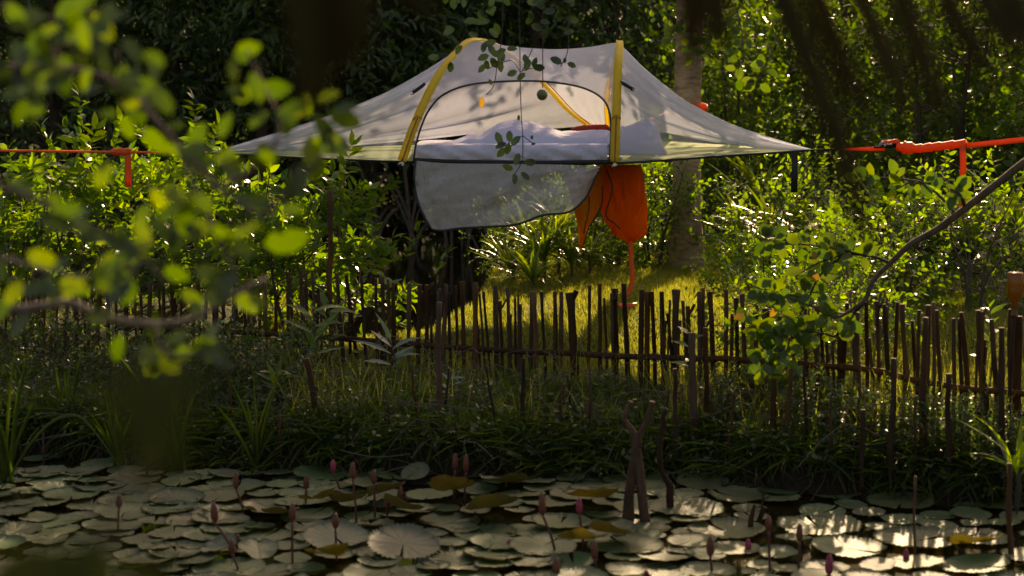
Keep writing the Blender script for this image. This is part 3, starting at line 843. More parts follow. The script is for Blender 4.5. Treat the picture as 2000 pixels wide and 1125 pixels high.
# door piping, sill, toggles
g = Geo(); tube(g, inner + np.array([0, -.008, 0]), .0068, 6); build(g, 'door_zip', M['zip'], tent)
g = Geo(); sill = spline(A3([(806, 312, 10.98), (900, 316, 10.97), (1050, 318, 10.97), (1192, 316, 10.98)]), 24); ribbon(g, sill, .026, (0, -1, .1), .008); build(g, 'door_sill', M['black'], tent)
for q in ([(830, 163, 11.18), (822, 170, 11.16), (812, 177, 11.15), (806, 181, 11.15)], [(1211, 160, 11.12), (1222, 166, 11.1), (1236, 174, 11.1)]):
    g = Geo(); s = spline(A3(q), 8); ribbon(g, s, .022, (0, -1, 0), .006); tg = build(g, 'toggle_strap', M['black'], tent); g = Geo(); e = s[-1]; tube(g, [e + np.array([-.012, -.004, -.01]), e + np.array([.004, -.006, -.012]), e + np.array([.008, -.004, .008])], .004, 5); build(g, 'hook', M['black'], tg)
# hanging door panel
topE = spline(A3([(812, 314, 10.96), (880, 319, 10.95), (1000, 320, 10.95), (1110, 322, 10.95), (1172, 325, 10.96)]), 44)
botE = spline(A3([(843, 447, 10.9), (860, 451, 10.88), (900, 446, 10.86), (960, 443, 10.86), (1010, 438, 10.85), (1060, 421, 10.86), (1110, 414, 10.88), (1140, 392, 10.9), (1155, 365, 10.93), (1168, 335, 10.95)]), 44)
g = Geo(); V = []
for i in range(44):
    u = i / 43
    for j in range(26):
        s = j / 25; q = topE[i] * (1 - s) + botE[i] * s
        side = math.sin(PI * s)
        q = q + np.array([-.05 * side * (1 - u) ** 3, 0, 0])
        d = .045 * nz(u * 5 + s * 2.6, s * 2.0 - u * 2, 2.5) + .022 * math.sin(u * 26 + s * 9 + 2 * nz(u * 3, s * 3, 0)) * s * (1 - .5 * s) + .016 * nz(u * 14 + s * 9, s * 9 - u * 4, 7) - .035 * abs(nz(u * 7 + s * 4, s * 2.5 - u * 5, 3)) * s
        q = q + np.array([0, -d * min(1, s * 4), 0]); V.append(q)
g.add(V, gridfaces(44, 26)); flap = build(g, 'door_panel', M['flap'], tent)
V = np.array(V).reshape(44, 26, 3)
rim = np.concatenate([V[0, :-1], V[:, -1]])
g = Geo(); tube(g, rim + np.array([0, -.006, 0]), .0072, 6); build(g, 'panel_piping', M['zip'], flap)
# corner tail
g = Geo(); ribbon(g, A3([(1553, 297, 10.98), (1552, 330, 10.97), (1551, 376, 10.97)]), [.035, .038, .046], (0, -1, 0), .004); build(g, 'webbing_tail', M['black'], tent)

# bedding: mattress, duvet, pillow, red bag (each rests in the tent)
g = Geo(); n, m = 34, 18
m0 = at(810, 312, 11.08); m1 = at(1186, 314, 11.08)
def mat_pt(u, v):            # u across, v from the front bottom edge up and over the top
    x = lerp(m0.x, m1.x + .22 * smooth((v - .3) * 2), u)
    if v < .3: z = lerp(m0.z, m0.z + .095, v / .3); y = 11.08 - .018 * math.sin(PI * v / .3)
    else: z = m0.z + .095 + .012 * math.sin((v - .3) * 4); y = 11.08 + (v - .3) / .7 * 1.2
    z += .006 * nz(u * 9, v * 12, 0) ; y += .016 * nz(u * 22 + v * 20, v * 7, 4) + .012 * math.sin(u * 40 + v * 25 + 3 * nz(u * 5, 1, 1)) * (v < .3)
    if v < .3: z += .014 * nz(u * 7, 2, 1) * v / .3
    return (x, y, z)
V = [mat_pt(i / (n - 1), j / (m - 1)) for i in range(n) for j in range(m)]
g.add(V, gridfaces(n, m))
bt = [(x, y, m0.z - .01) for x, y in ((m0.x, 11.09), (m1.x, 11.09), (m1.x + .2, 12.28), (m0.x, 12.28))]
g.add(bt, [(0, 3, 2, 1)])
o = build(g, 'mattress', M['sheet']); tag(o, 'mattress in white fitted sheet filling the tent doorway', 'mattress')


def heap(name, pxs, Yc, depth, zb, prof, seed, mat, amp=.02, thick=.02):
    """soft crumpled heap: ridge heights prof(u), falls away front and back"""
    g = Geo(); n, m = 46, 22; V = []
    a, b = at(pxs[0], 300, Yc), at(pxs[1], 300, Yc)
    for i in range(n):
        u = i / (n - 1)
        for j in range(m):
            v = j / (m - 1); e = (math.sin(PI * v)) ** .55 * min(1, u * 9, (1 - u) * 9) ** .6
            h = prof(u) * e
            cr = amp * (nz(u * 8, v * 5, seed) + .6 * nz(u * 17 + v * 6, v * 11, seed + 3)) * e
            V.append((lerp(a.x, b.x, u) + .02 * nz(u * 6, v * 6, seed + 8), Yc + (v - .5) * depth + .4 * cr, zb + h + cr))
    g.add(V, gridfaces(n, m))
    k = len(V); rimi = [i * m for i in range(n)] + [(n - 1) * m + j for j in range(1, m)] + [i * m + m - 1 for i in range(n - 2, -1, -1)] + [j for j in range(m - 2, 0, -1)]
    g.add([(V[i][0], V[i][1], zb - thick) for i in rimi], [tuple(range(len(rimi)))])
    g.f += [(rimi[i], rimi[(i + 1) % len(rimi)], k + (i + 1) % len(rimi), k + i) for i in range(len(rimi))]
    return build(g, name, mat)
zt = m0.z + .10
du = lambda u: float(np.interp(u, [0, .18, .27, .36, .5, .62, .74, .86, 1], [.03, .055, .13, .155, .12, .07, .075, .09, .03]))
tag(heap('duvet', (880, 1230), 11.72, .75, zt, du, 2.2, M['sheet'], .016), 'rumpled white duvet humped up on the mattress', 'duvet')
pi_ = lambda u: float(np.interp(u, [0, .2, .5, .72, .88, 1], [.10, .15, .19, .22, .18, .08]))
tag(heap('pillow', (1180, 1296), 11.4, .42, m0.z + .045, pi_, 6.1, M['sheet'], .022), 'crumpled white pillow behind the right mesh wing', 'pillow')
g = Geo(); V = []; n, m = 20, 12
for i in range(n):
    u = i / (n - 1); c = at(lerp(1112, 1192, u), lerp(256, 251, u), 12.92); rr_ = .04 * max(.02, 1 - abs(2 * u - 1) ** 4) ** .5 * (.8 + .3 * u)
    for j in range(m):
        a = 2 * PI * j / m; V.append((c.x, c.y + rr_ * 1.1 * math.cos(a), c.z + rr_ * math.sin(a) * (1 + .15 * nz(u * 6, a, 1))))
g.add(V, [(i * m + j, i * m + (j + 1) % m, (i + 1) * m + (j + 1) % m, (i + 1) * m + j) for i in range(n - 1) for j in range(m)])
o = build(g, 'stuff_bag', M['redbag']); tag(o, 'dark red stuff bag lying in the rear corner of the tent', 'bag')

# ------------------------------------------------------------------ orange rain fly hanging under the floor
fly = thing('rain_fly', 'bundled orange rain fly hanging under the tent floor', 'rain fly')
rows = [(322, 1176, 1252), (345, 1178, 1256), (370, 1178, 1261), (395, 1177, 1264), (415, 1181, 1266), (432, 1186, 1265), (448, 1196, 1263), (460, 1203, 1258), (468, 1214, 1246), (476, 1228, 1238)]
R3 = spline(rows, 26); g = Geo(); V = []; m = 28
for i, (yy, xa, xb) in enumerate(R3):
    A_, B_ = at(xa, yy, 11.5), at(xb, yy, 11.5); hw = (B_.x - A_.x) / 2; cx = (A_.x + B_.x) / 2; v = i / 25
    for j in range(m):
        a = 2 * PI * j / m; fold = 1 + .26 * math.sin(a * 5 + v * 3 + nz(v * 3, a, 8)) * (1 - v * .4) + .10 * nz(math.cos(a) * 2, math.sin(a) * 2, v * 4)
        V.append((cx + hw * math.cos(a) * (1 + .10 * nz(math.cos(a) * 2, v * 5, 2)) - (.02 * math.sin(PI * v) ** 3 if math.cos(a) < -.3 else 0), 11.5 + hw * .55 * math.sin(a) * fold + .02 * nz(v * 5, a, 5), A_.z))
g.add(V, [(i * m + j, i * m + (j + 1) % m, (i + 1) * m + (j + 1) % m, (i + 1) * m + j) for i in range(25) for j in range(m)])
g.f.append(tuple(range(m)))
build(g, 'sack', M['orange'], fly)
for xa, xb, ya, yb, wa in ((1196, 1210, 330, 455, .10), (1243, 1232, 330, 470, .07), (1220, 1222, 330, 462, .05)):
    g = Geo(); ribbon(g, spline([at(xa, ya, 11.48), at((xa + xb) / 2 + 5, (ya + yb) / 2, 11.42), at(xb, yb, 11.5)], 10), [wa * (1 + .5 * math.sin(i * .8)) for i in range(10)], (.3, -1, 0), .002); build(g, 'fold', M['orange'], fly)
g = Geo(); tube(g, spline([at(1181, 322, 11.35), at(1190, 345, 11.36), at(1196, 372, 11.36), at(1183, 420, 11.4), at(1200, 436, 11.36), at(1212, 448, 11.36)], 16), .005, 5); build(g, 'seam', M['zip'], fly)
lft = spline([(322, 1168), (335, 1130), (346, 1098), (362, 1108), (392, 1117), (415, 1122), (440, 1128), (484, 1131)], 22)
rgt = spline([(322, 1186), (345, 1180), (370, 1176), (395, 1176), (410, 1170), (425, 1163), (445, 1150), (484, 1137)], 22)
g = Geo(); V = []
for i in range(22):
    for j in range(9):
        s = j / 8; q = at(lerp(lft[i][1], rgt[i][1], s), lerp(lft[i][0], rgt[i][0], s), 11.45)
        V.append((q.x, q.y - .035 * math.sin(PI * s) + .02 * math.sin(s * 9 + i * .2), q.z))
g.add(V, gridfaces(22, 9)); fl = build(g, 'flap', M['orange'], fly)
V = np.array(V).reshape(22, 9, 3); g = Geo(); tube(g, V[5:, -1] + np.array([0, -.006, 0]), .005, 5); build(g, 'piping', M['zip'], fl); g = Geo(); tube(g, V[9:20, 5] + np.array([0, -.006, 0]), .0035, 5); build(g, 'piping', M['zip'], fl)
g = Geo(); e = V[-1, 5]; tube(g, spline([e, e + np.array([.01, -.01, -.02]), e + np.array([.02, 0, -.05]), e + np.array([.005, 0, -.03])], 10), .004, 5); build(g, 'cord', M['black'], fly)
# loose strap running from the sack to the lawn
lo = [(1232, 472, 11.46), (1233, 505, 11.45), (1235, 540, 11.42), (1232, 560, 11.38), (1224, 578, 11.32)]
g = Geo(); ribbon(g, spline(A3(lo), 20), [.032] * 20, (0, -1, 0), .003); build(g, 'loose_strap', M['red'], fly); g = Geo()
z0 = G0(.74, 11.1) + .05
q = [(.73, 11.15), (.70, 11.05), (.66, 11.08), (.68, 11.12), (.76, 11.0), (.80, 10.95), (.74, 10.92), (.70, 10.98)]
ribbon(g, spline([(x, y, z0 + .012 * (i % 3)) for i, (x, y) in enumerate(q)], 30), .034, (0, -.35, 1), .003)
build(g, 'strap_coil', M['red'], fly)

# ------------------------------------------------------------------ straps
st = thing('tree_strap', 'thin orange strap with knotted tail running left from the tent', 'strap', group='orange anchor straps')
g = Geo(); ribbon(g, spline([Ltip, at(372, 298, 10.85), at(250, 297, 10.45), at(0, 294, 9.8), at(-400, 290, 8.8)], 30), np.concatenate([np.full(5, .022), np.full(25, .014)]), (0, -1, .25), .003); build(g, 'webbing', M['red'], st)
g = Geo(); k0 = at(238, 297, 10.40)
tube(g, [Vector(k0) + Vector((x, 0, .004 * math.sin(i * 2))) for i, x in enumerate(np.linspace(-.065, .055, 9))], [.014, .022, .025, .022, .026, .024, .027, .024, .02], 8); build(g, 'knot', M['red'], st)
g = Geo(); ribbon(g, spline(A3([(250, 292, 10.39), (250, 320, 10.38), (251, 366, 10.38)]), 8), .038, (.1, -1, 0), .003); build(g, 'strap_tail', M['red'], st)

st = thing('tree_strap', 'thick orange strap with ratchet buckle and twisted wrap at right', 'strap', group='orange anchor straps')
g = Geo(); ribbon(g, spline([Rtip, at(1640, 292, 10.95)], 6), .012, (0, -1, 0), .004); build(g, 'black_webbing', M['black'], st)
g = Geo(); ribbon(g, spline(A3([(1638, 292, 10.95), (1690, 291, 10.92), (1728, 290, 10.9)]), 8), [.014, .016, .02, .024, .026, .028, .028, .028], (0, -1, .2), .003); build(g, 'webbing', M['red'], st); g = Geo()
ribbon(g, spline(A3([(1885, 285, 10.6), (1940, 279, 10.5), (2005, 272, 10.4), (2300, 240, 9.8)]), 12), .034, (0, -1, .3), .003); build(g, 'webbing', M['red'], st)
wr = spline(A3([(1752, 286, 10.86), (1790, 290, 10.8), (1830, 286, 10.72), (1886, 280, 10.6)]), 60)
g = Geo(); tube(g, wr, [.026 + .007 * (((i / 60 * 7.0) % 1)) - .004 * (i / 60) + (.012 if 6 < i < 16 else 0) for i in range(60)], 9); build(g, 'wrapped_webbing', M['red'], st)
g = Geo(); ribbon(g, spline(A3([(1880, 284, 10.58), (1881, 330, 10.57), (1878, 350, 10.57), (1882, 365, 10.57), (1877, 402, 10.57)]), 14), [.04] * 5 + [.03, .024, .03] + [.036] * 6, (.15, -1, 0), .003); build(g, 'strap_tail', M['red'], st)
b = thing('ratchet', '', ''); del b['label'], b['category']; b.parent = st; b.name = 'ratchet_buckle'
c = at(1735, 284, 10.88)
g = Geo()
for s_ in (-.022, .022):
    ribbon(g, [c + Vector((-.09, s_, -.012)), c + Vector((-.03, s_, -.006)), c + Vector((.05, s_, 0)), c + Vector((.07, s_, .02))], [.012, .02, .03, .02], (0, -1, 0), .004); build(g, 'ratchet_plate', M['black'], b); g = Geo()
g = Geo()
for dx in (-.045, -.012): tube(g, [c + Vector((dx - .02, -.024, -.008)), c + Vector((dx + .012, -.024, .026)), c + Vector((dx + .012, .024, .026)), c + Vector((dx - .02, .024, -.008))], .004, 6); build(g, 'handle_bar', M['steel'], b); g = Geo()
g = Geo(); tube(g, [c + Vector((.048, -.024, .016)), c + Vector((.048, .024, .016))], .026, 12); build(g, 'webbing_roll', M['red'], b); g = Geo(); tube(g, [c + Vector((-.04, -.018, .024)), c + Vector((.03, -.018, .03))], .008, 6); build(g, 'webbing_end', M['red'], b)
# band round the palm, running to the rear corner
g = Geo(); pz = at(1342, 205, 14.0); cx, cy_ = pb.x + .015 * 1.7 + .01, pb.y + .07
ring = [(cx + .125 * math.cos(a), cy_ + .125 * math.sin(a), pz.z - .03 * math.cos(a + .6)) for a in np.linspace(0, 2 * PI, 25)]
st = thing('tree_strap', 'orange strap band tied round the palm trunk behind the tent', 'strap', group='orange anchor straps')
V = []; 
for (x, y, z) in ring:
    d = Vector((x - cx, y - cy_, 0)).normalized() * .003
    V += [(x, y, z - .025), (x, y, z + .025), (x + d.x, y + d.y, z + .025), (x + d.x, y + d.y, z - .025)]
g.add(V, [(i * 4 + k, i * 4 + (k + 1) % 4, i * 4 + 4 + (k + 1) % 4, i * 4 + 4 + k) for i in range(24) for k in range(4)])
build(g, 'band', M['red'], st)
g = Geo(); ribbon(g, spline([Crn, Vector((cx - .1, cy_ - .1, pz.z - .02))], 10), .03, (0, -1, .2), .003); build(g, 'webbing', M['red'], st)

# ================================================================== FENCE of cut sticks
FX, FY = [-200, 300, 650, 1000, 1400, 1700, 2000, 2200], [10.4, 10.0, 9.7, 9.3, 8.85, 8.35, 7.85, 7.5]
fence = thing('stick_fence', 'rustic fence of dark cut sticks tied to rails along the bank', 'fence')
# (top x, top y, bottom x, width px)
SK = []
c6 = [(30, 205, 40, 22), (95, 195, 110, 24), (118, 205, 135, 20), (150, 205, 175, 22), (190, 270, 200, 16), (270, 210, 312, 24), (315, 215, 382, 24), (330, 300, 338, 18), (390, 240, 420, 20), (460, 235, 470, 18), (490, 225, 508, 26), (520, 240, 532, 18), (545, 255, 562, 20), (625, 260, 612, 28), (675, 265, 665, 26), (710, 265, 706, 26), (732, 420, 732, 18), (775, 285, 757, 26), (802, 262, 786, 28), (812, 300, 832, 20), (853, 270, 857, 18), (880, 250, 894, 26), (947, 255, 947, 34), (966, 310, 1008, 14), (986, 300, 1030, 16), (1045, 270, 1056, 34), (1066, 345, 1085, 20), (1105, 280, 1116, 22), (1140, 440, 1142, 14), (1155, 310, 1162, 16), (1222, 300, 1215, 26)]
SK += [(550 + a / 2.5, 450 + b / 2.5, 550 + c / 2.5, w_ / 2.5) for a, b, c, w_ in c6]
c7 = [(15, 330, 22, 16), (92, 380, 92, 16), (104, 300, 136, 32), (145, 300, 174, 20), (210, 300, 210, 22), (240, 300, 246, 28), (284, 305, 318, 50), (380, 270, 374, 20), (428, 260, 430, 22), (450, 330, 470, 16), (502, 285, 510, 34), (546, 260, 577, 30), (634, 290, 624, 34), (660, 300, 660, 34), (682, 300, 706, 24), (730, 300, 747, 32), (800, 290, 806, 42), (858, 370, 878, 28), (912, 300, 926, 28), (934, 282, 950, 20), (966, 300, 994, 32), (1046, 290, 1044, 26), (1076, 420, 1074, 22), (1094, 330, 1108, 24), (1122, 310, 1152, 26), (1190, 390, 1202, 28), (1230, 380, 1235, 22)]
SK += [(1000 + a / 2.5, 450 + b / 2.5, 1000 + c / 2.5, w_ / 2.5) for a, b, c, w_ in c7]
c8 = [(70, 400, 78, 24), (120, 380, 125, 24), (180, 420, 190, 20), (245, 400, 262, 22), (296, 440, 335, 24), (365, 370, 368, 26), (386, 380, 404, 22), (410, 500, 436, 20), (440, 540, 460, 16), (482, 400, 488, 42), (556, 400, 556, 40), (606, 330, 618, 24), (655, 345, 682, 26), (692, 360, 738, 28), (757, 350, 735, 22), (780, 360, 824, 28), (862, 390, 856, 22), (908, 365, 905, 32), (932, 350, 950, 22), (948, 390, 994, 24), (1030, 430, 1046, 24), (1060, 430, 1080, 22), (1068, 400, 1145, 32), (1152, 390, 1215, 38), (1172, 395, 1172, 22), (1215, 435, 1272, 32), (1310, 385, 1304, 28), (1350, 420, 1348, 50)]
SK += [(1450 + a / 2.5, 450 + b / 2.5, 1450 + c / 2.5, w_ / 2.5) for a, b, c, w_ in c8]
for k in range(34):      # thin sticks filling the gaps
    x = rp.uniform(560, 2000); yb_ = float(np.interp(x, [560, 1300, 1700, 2000], [560, 568, 600, 625]))
    SK.append((x, yb_ + rp.uniform(-5, 70), x + rp.uniform(-14, 18), rp.uniform(5, 9)))
x = -60
while x < 552:
    SK.append((x, 555 + rp.uniform(-12, 22), x + rp.uniform(-10, 14), rp.uniform(6, 11))); x += rp.uniform(10, 24)


def stick(g, a, b, r0, r1, knob=.0, bend=.01, n=9):
    """cut stick from a (bottom) to b (top), slightly crooked, with knots and a raw chopped end"""
    a, b = np.array(a, float), np.array(b, float); L = np.linalg.norm(b - a)
    s1, s2 = rp.uniform(0, 50, 2); P_, R_ = [], []
    for i in range(n):
        t = i / (n - 1)
        P_.append(a + (b - a) * t + np.array([nz(t * 3, s1, 0), nz(t * 3, s2, 5), 0]) * bend * L * math.sin(PI * t) ** .6)
        R_.append(lerp(r0, r1, t) * (1 + .16 * nz(t * 7, s1, 9)))
    R_[-1] *= 1 + knob
    tube(g, P_, R_, 8, rough=.09)


for i, (xt, yt, xb, wd) in enumerate(SK):
    Yf = float(np.interp(xt, FX, FY)) + rp.uniform(-.04, .04)
    top_ = at(xt, yt, Yf); X_b = at(xb, 760, Yf).x; r_ = wd / 2 / ppm(Yf) * .86
    g = Geo(); stick(g, (X_b, Yf + rp.uniform(-.02, .02), G0(X_b, Yf) - .08), top_, r_ * 1.05, r_ * .92, rp.choice([0, .15, .3]))
    if i % 11 == 4:     # a few keep the stub of a side branch at the top
        tube(g, [top_ + Vector((0, 0, -.05)), top_ + Vector((.02, -.01, -.02)), top_ + Vector((.035, -.01, .012))], [r_ * .7, r_ * .65, r_ * .6], 6)
    build(g, 'stake', M['stake'], fence)
for pts_ in ([(230, 640), (450, 648), (660, 660), (800, 672), (960, 683), (1100, 690), (1250, 697), (1400, 702)], [(1390, 700), (1500, 706), (1600, 713), (1700, 722), (1800, 745), (1900, 760), (2040, 772)], [(850, 740), (1000, 745), (1150, 752), (1300, 756), (1500, 757), (1640, 775)], [(1600, 766), (1750, 780), (1900, 802), (2040, 812)]):
    q = [at(px, py, float(np.interp(px, FX, FY)) - .035) for px, py in pts_]
    g = Geo(); n = 40; s = spline(q, n); s += np.array([[0, 0, .006 * nz(i * .3, 4, 4)] for i in range(n)])
    tube(g, s, [.0165 * (1 + .2 * nz(i * .4, 1, 2)) for i in range(n)], 7); build(g, 'rail', M['stake'], fence)
g = Geo()      # vine ties round the crossings
for i, (xt, yt, xb, wd) in enumerate(SK):
    if i % 5 == 0 and xt > 560 and xt < 1390:
        py = float(np.interp(xt, [660, 800, 960, 1100, 1250, 1400], [660, 672, 683, 690, 697, 702])); Yf = float(np.interp(xt, FX, FY)) - .03
        c = at(xt + (xb - xt) * .6, py, Yf); r_ = .024
        tube(g, [c + Vector((r_ * math.cos(a), -.01 + .035 * math.sin(a), r_ * math.sin(a * 1.0) * .9)) for a in np.linspace(0, 2 * PI, 9)], .004, 4)
build(g, 'tie', M['twig'], fence, 'stuff')

# single poles and sticks standing along the shore and behind
POLES = [
    (646, 372, 644, 700, 9.9, 14, 'tall cut stick rising above the shrubs left of the tent', 'stake'),
    (858, 590, 852, 925, 8.25, 17, 'thick weathered post in front of the fence under the door panel', 'stake_red'),
    (1022, 700, 1018, 905, 8.2, 12, 'thin brown stick on the bank right of the twin lily buds', 'stake_red'),
    (1095, 745, 1090, 900, 8.2, 10, 'thin brown stick on the bank below the thick fence stake', 'stake_red'),
    (1150, 780, 1146, 890, 8.15, 13, 'short brown stick left of the forked stick', 'stake_red'),
    (1318, 720, 1326, 948, 8.0, 13, 'brown stick right behind the crooked stick', 'stake_red'),
    (1352, 650, 1362, 955, 8.1, 20, 'thick dark post at the shore right of the crooked stick', 'stake'),
    (1378, 640, 1385, 950, 8.12, 13, 'dark post close beside the thick shore post', 'stake'),
    (1512, 740, 1506, 960, 7.9, 16, 'leaning bank post below the leafy right branch', 'stake'),
    (1545, 720, 1524, 955, 7.9, 13, 'slim slanting post beside the leaning bank post', 'stake'),
    (1745, 700, 1740, 985, 7.6, 16, 'dark upright post at the shore, right of the leafy branch', 'stake'),
    (1686, 800, 1683, 980, 7.55, 13, 'short shore post left of the dark upright post', 'stake'),
    (1808, 620, 1800, 970, 7.65, 16, 'dark post at the shore below the fork of the bare branch', 'stake'),
    (1853, 730, 1850, 1000, 7.5, 16, 'shore post in front of the right fence', 'stake'),
    (1956, 640, 1962, 1010, 7.45, 17, 'tall shore post left of the bottle post', 'stake'),
    (1972, 905, 1982, 1130, 6.5, 15, 'black stick standing in the water at the right edge', 'stake'),
    (1788, 930, 1786, 1130, 6.5, 7, 'thin brown stalk standing among the bright pads', 'stake_red'),
    (598, 700, 650, 925, 8.3, 17, 'slanting brown branch on the dark left bank', 'stake_red'),
    (500, 800, 505, 940, 8.1, 9, 'thin brown stick on the dark left bank', 'stake_red'),
    (545, 810, 550, 930, 8.1, 9, 'thin reddish stick left of the slanting brown branch', 'stake_red'),
    (758, 790, 765, 915, 8.15, 8, 'slim reddish stick left of the thick weathered post', 'stake_red'),
    (284, 855, 289, 945, 7.9, 9, 'short brown stick among the left sedges', 'stake_red'),
    (84, 830, 83, 910, 8.25, 6, 'short red stick behind the arching reed', 'stake_red'),
]
for (xt, yt, xb, yb, Y, wd, lb, mt) in POLES:
    g = Geo(); a = at(xb, yb, Y); stick(g, (a.x, Y, min(a.z, G0(a.x, Y)) - .12), at(xt, yt, Y), wd / 2 / ppm(Y) * .98, wd / 2 / ppm(Y) * .66, .1, .02, 14)
    o = build(g, 'wooden_pole', M[mt]); tag(o, lb, 'wooden pole', 'poles and sticks on the shore')

# forked stick and crooked stick standing in the pond
Yp = 7.03
t = thing('forked_stick', 'two-legged forked branch standing in the pond among lily pads', 'branch')
g = Geo()
def limbpx(g, pts, rad, Y, n=18, sides=9):
    tube(g, spline([at(a, b, Y + c) for a, b, c in pts], n), np.interp(np.linspace(0, 1, n), np.linspace(0, 1, len(rad)), rad), sides, rough=.10)
limbpx(g, [(1226, 1052, 0), (1227, 1000, 0), (1232, 940, 0), (1240, 890, .01), (1243, 862, .0)], [.030, .025, .021, .017, .015], Yp)
build(g, 'short_leg', M['stake_red'], t); g = Geo()
limbpx(g, [(1266, 1048, .03), (1258, 1000, .02), (1250, 930, .0), (1243, 880, 0), (1240, 852, 0), (1225, 828, 0), (1219, 818, .0), (1226, 800, 0), (1233, 784, 0)], [.026, .022, .021, .02, .016, .012, .011, .011, .010], Yp, 30)
build(g, 'long_leg', M['stake_red'], t); g = Geo()
limbpx(g, [(1246, 872, 0), (1250, 850, 0), (1262, 826, 0), (1270, 805, 0), (1274, 784, 0)], [.015, .013, .012, .012, .013], Yp)
build(g, 'fork', M['stake_red'], t)
g = Geo(); limbpx(g, [(1312, 1015, 0), (1309, 985, 0), (1308, 950, 0), (1300, 935, 0), (1291, 915, 0), (1288, 880, 0), (1292, 840, 0), (1297, 826, 0), (1295, 815, .0), (1302, 798, 0)], [.017, .017, .018, .013, .012, .012, .012, .014, .011, .008], 7.25, 34)
o = build(g, 'crooked_stick', M['stake_red']); tag(o, 'crooked thin stick standing in the water right of the forked branch', 'branch')
g = Geo(); limbpx(g, [(1464, 1040, 0), (1468, 1010, 0), (1474, 985, 0)], [.012, .011, .006], 6.95); limbpx(g, [(1478, 1042, .05), (1484, 1015, .05), (1494, 990, .05)], [.014, .012, .007], 6.95); limbpx(g, [(1470, 1040, .05), (1486, 1000, .0), (1492, 960, 0)], [.006, .005, .003], 6.95)
o = build(g, 'dead_stem_tuft', M['stake_red'], None, 'stuff'); tag(o, 'tuft of short broken stems rising from the sunlit pads', 'stems')

# amber bottle upside down on its stick
t = thing('bottle', 'amber glass bottle upturned on a thin stick at the right edge', 'bottle')
prof = [(.0, .10), (.034, .10), (.037, .094), (.037, .0), (.034, -.02), (.016, -.05), (.014, -.10), (.017, -.105), (.017, -.115), (.0, -.115)]
c = at(1982, 572, 7.75); g = Geo(); m = 18; V = []
for (r_, z_) in prof:
    for j in range(m): V.append((c.x + r_ * math.cos(2 * PI * j / m), c.y + r_ * math.sin(2 * PI * j / m), c.z + z_ * .95))
g.add(V, [(i * m + j, i * m + (j + 1) % m, (i + 1) * m + (j + 1) % m, (i + 1) * m + j) for i in range(len(prof) - 1) for j in range(m)])
build(g, 'glass', M['amber'], t)
g = Geo(); stick(g, (c.x - .01, 7.75, G0(c.x, 7.75) - .1), (c.x, 7.75, c.z - .06), .012, .008)
o = build(g, 'bottle_stick', M['stake_red']); tag(o, 'thin stick that carries the upturned amber bottle', 'wooden pole')

# ================================================================== POND: lily pads
def pad_mesh(seed, mat, cup=.03, wav=.02, fold=0.):
    r = np.random.default_rng(seed); n = 84; rings = [.0, .22, .5, .78, .94, 1.0]
    V, UV = [], []
    ph = r.uniform(0, 6, 4); notch = .045 + .03 * (seed % 3)
    for i in range(n):
        th = lerp(notch, 2 * PI - notch, i / (n - 1))
        serr = .042 * (1 if i % 2 else -1)
        base = 1 + .04 * math.sin(2 * th + ph[0]) + .03 * math.sin(3 * th + ph[1])
        for k, q in enumerate(rings):
            rr_ = q * base * (1 + (serr if k == 5 else 0))
            z = cup * max(0, q - .7) ** 1.5 * 11 + wav * q * q * (math.sin(3 * th + ph[2]) + .6 * math.sin(7 * th + ph[3])) + .010 * q * math.sin(15 * th)
            z += fold * q * abs(math.sin(th))
            if k == 5: z += .008
            V.append((rr_ * math.cos(th), rr_ * math.sin(th), z)); UV.append((th / (2 * PI), q))
    g = Geo(); g.add(V, gridfaces(n, 6)); me = g.mesh('lily_pad', mat)
    ul = me.uv_layers.new(name='polar'); li = np.zeros(len(me.loops), np.int32); me.loops.foreach_get('vertex_index', li)
    ul.data.foreach_set('uv', np.array(UV, np.float32)[li].ravel())
    return me
PADS = [pad_mesh(s, M['pad'], .02 + .02 * (s % 3), .012 + .006 * (s % 4)) for s in range(10)]
PADF = [pad_mesh(20 + s, M['pad_sheen'], .05, .05, .22) for s in range(3)]
PADV = [pad_mesh(40 + s, M['pad_sheen'], .04, .02) for s in range(2)]
PADU = [pad_mesh(30 + s, M['pad_under'], .05, .05, .2) for s in range(3)]
LAND = [(232, 985, 'the lone bud at left'), (475, 1000, 'the bent bud stem at left'), (455, 1080, 'the two low buds at left'), (571, 1060, 'the bud before the raised pad'), (690, 1000, 'the pink-tipped bud'), (657, 1075, 'the bud before the veined pad'), (757, 1010, 'the row of slim buds'), (897, 960, 'the twin tall buds'), (1085, 1060, 'the tall curved bud'), (1138, 1050, 'the pink-topped thin bud'), (1165, 1100, 'the short bud by the amber pad'), (1243, 1035, 'the forked branch'), (1309, 1005, 'the crooked stick'), (1390, 1090, 'the stout low bud'), (1478, 1020, 'the broken stem tuft'), (1502, 1080, 'the left of two straight buds'), (1560, 1085, 'the right of two straight buds'), (1612, 1100, 'the slanting bud'), (1788, 1020, 'the thin brown stalk'), (1978, 1040, 'the black stick'), (1683, 980, 'the short shore post'), (230, 920, 'the left sedge tuft'), (20, 950, 'the reed clump at left'), (350, 925, 'the dark sedge tuft'), (850, 925, 'the weathered shore post'), (505, 940, 'the left bank sticks'), (1090, 945, 'the middle of the bank foot'), (1860, 990, 'the right shore posts'), (990, 1065, 'the half-sunk bud'), (60, 1100, 'the lower left corner'), (890, 1100, 'the big veined pad'), (320, 1060, 'the pads right of the lone bud')]
used_lab = {}
placed = []


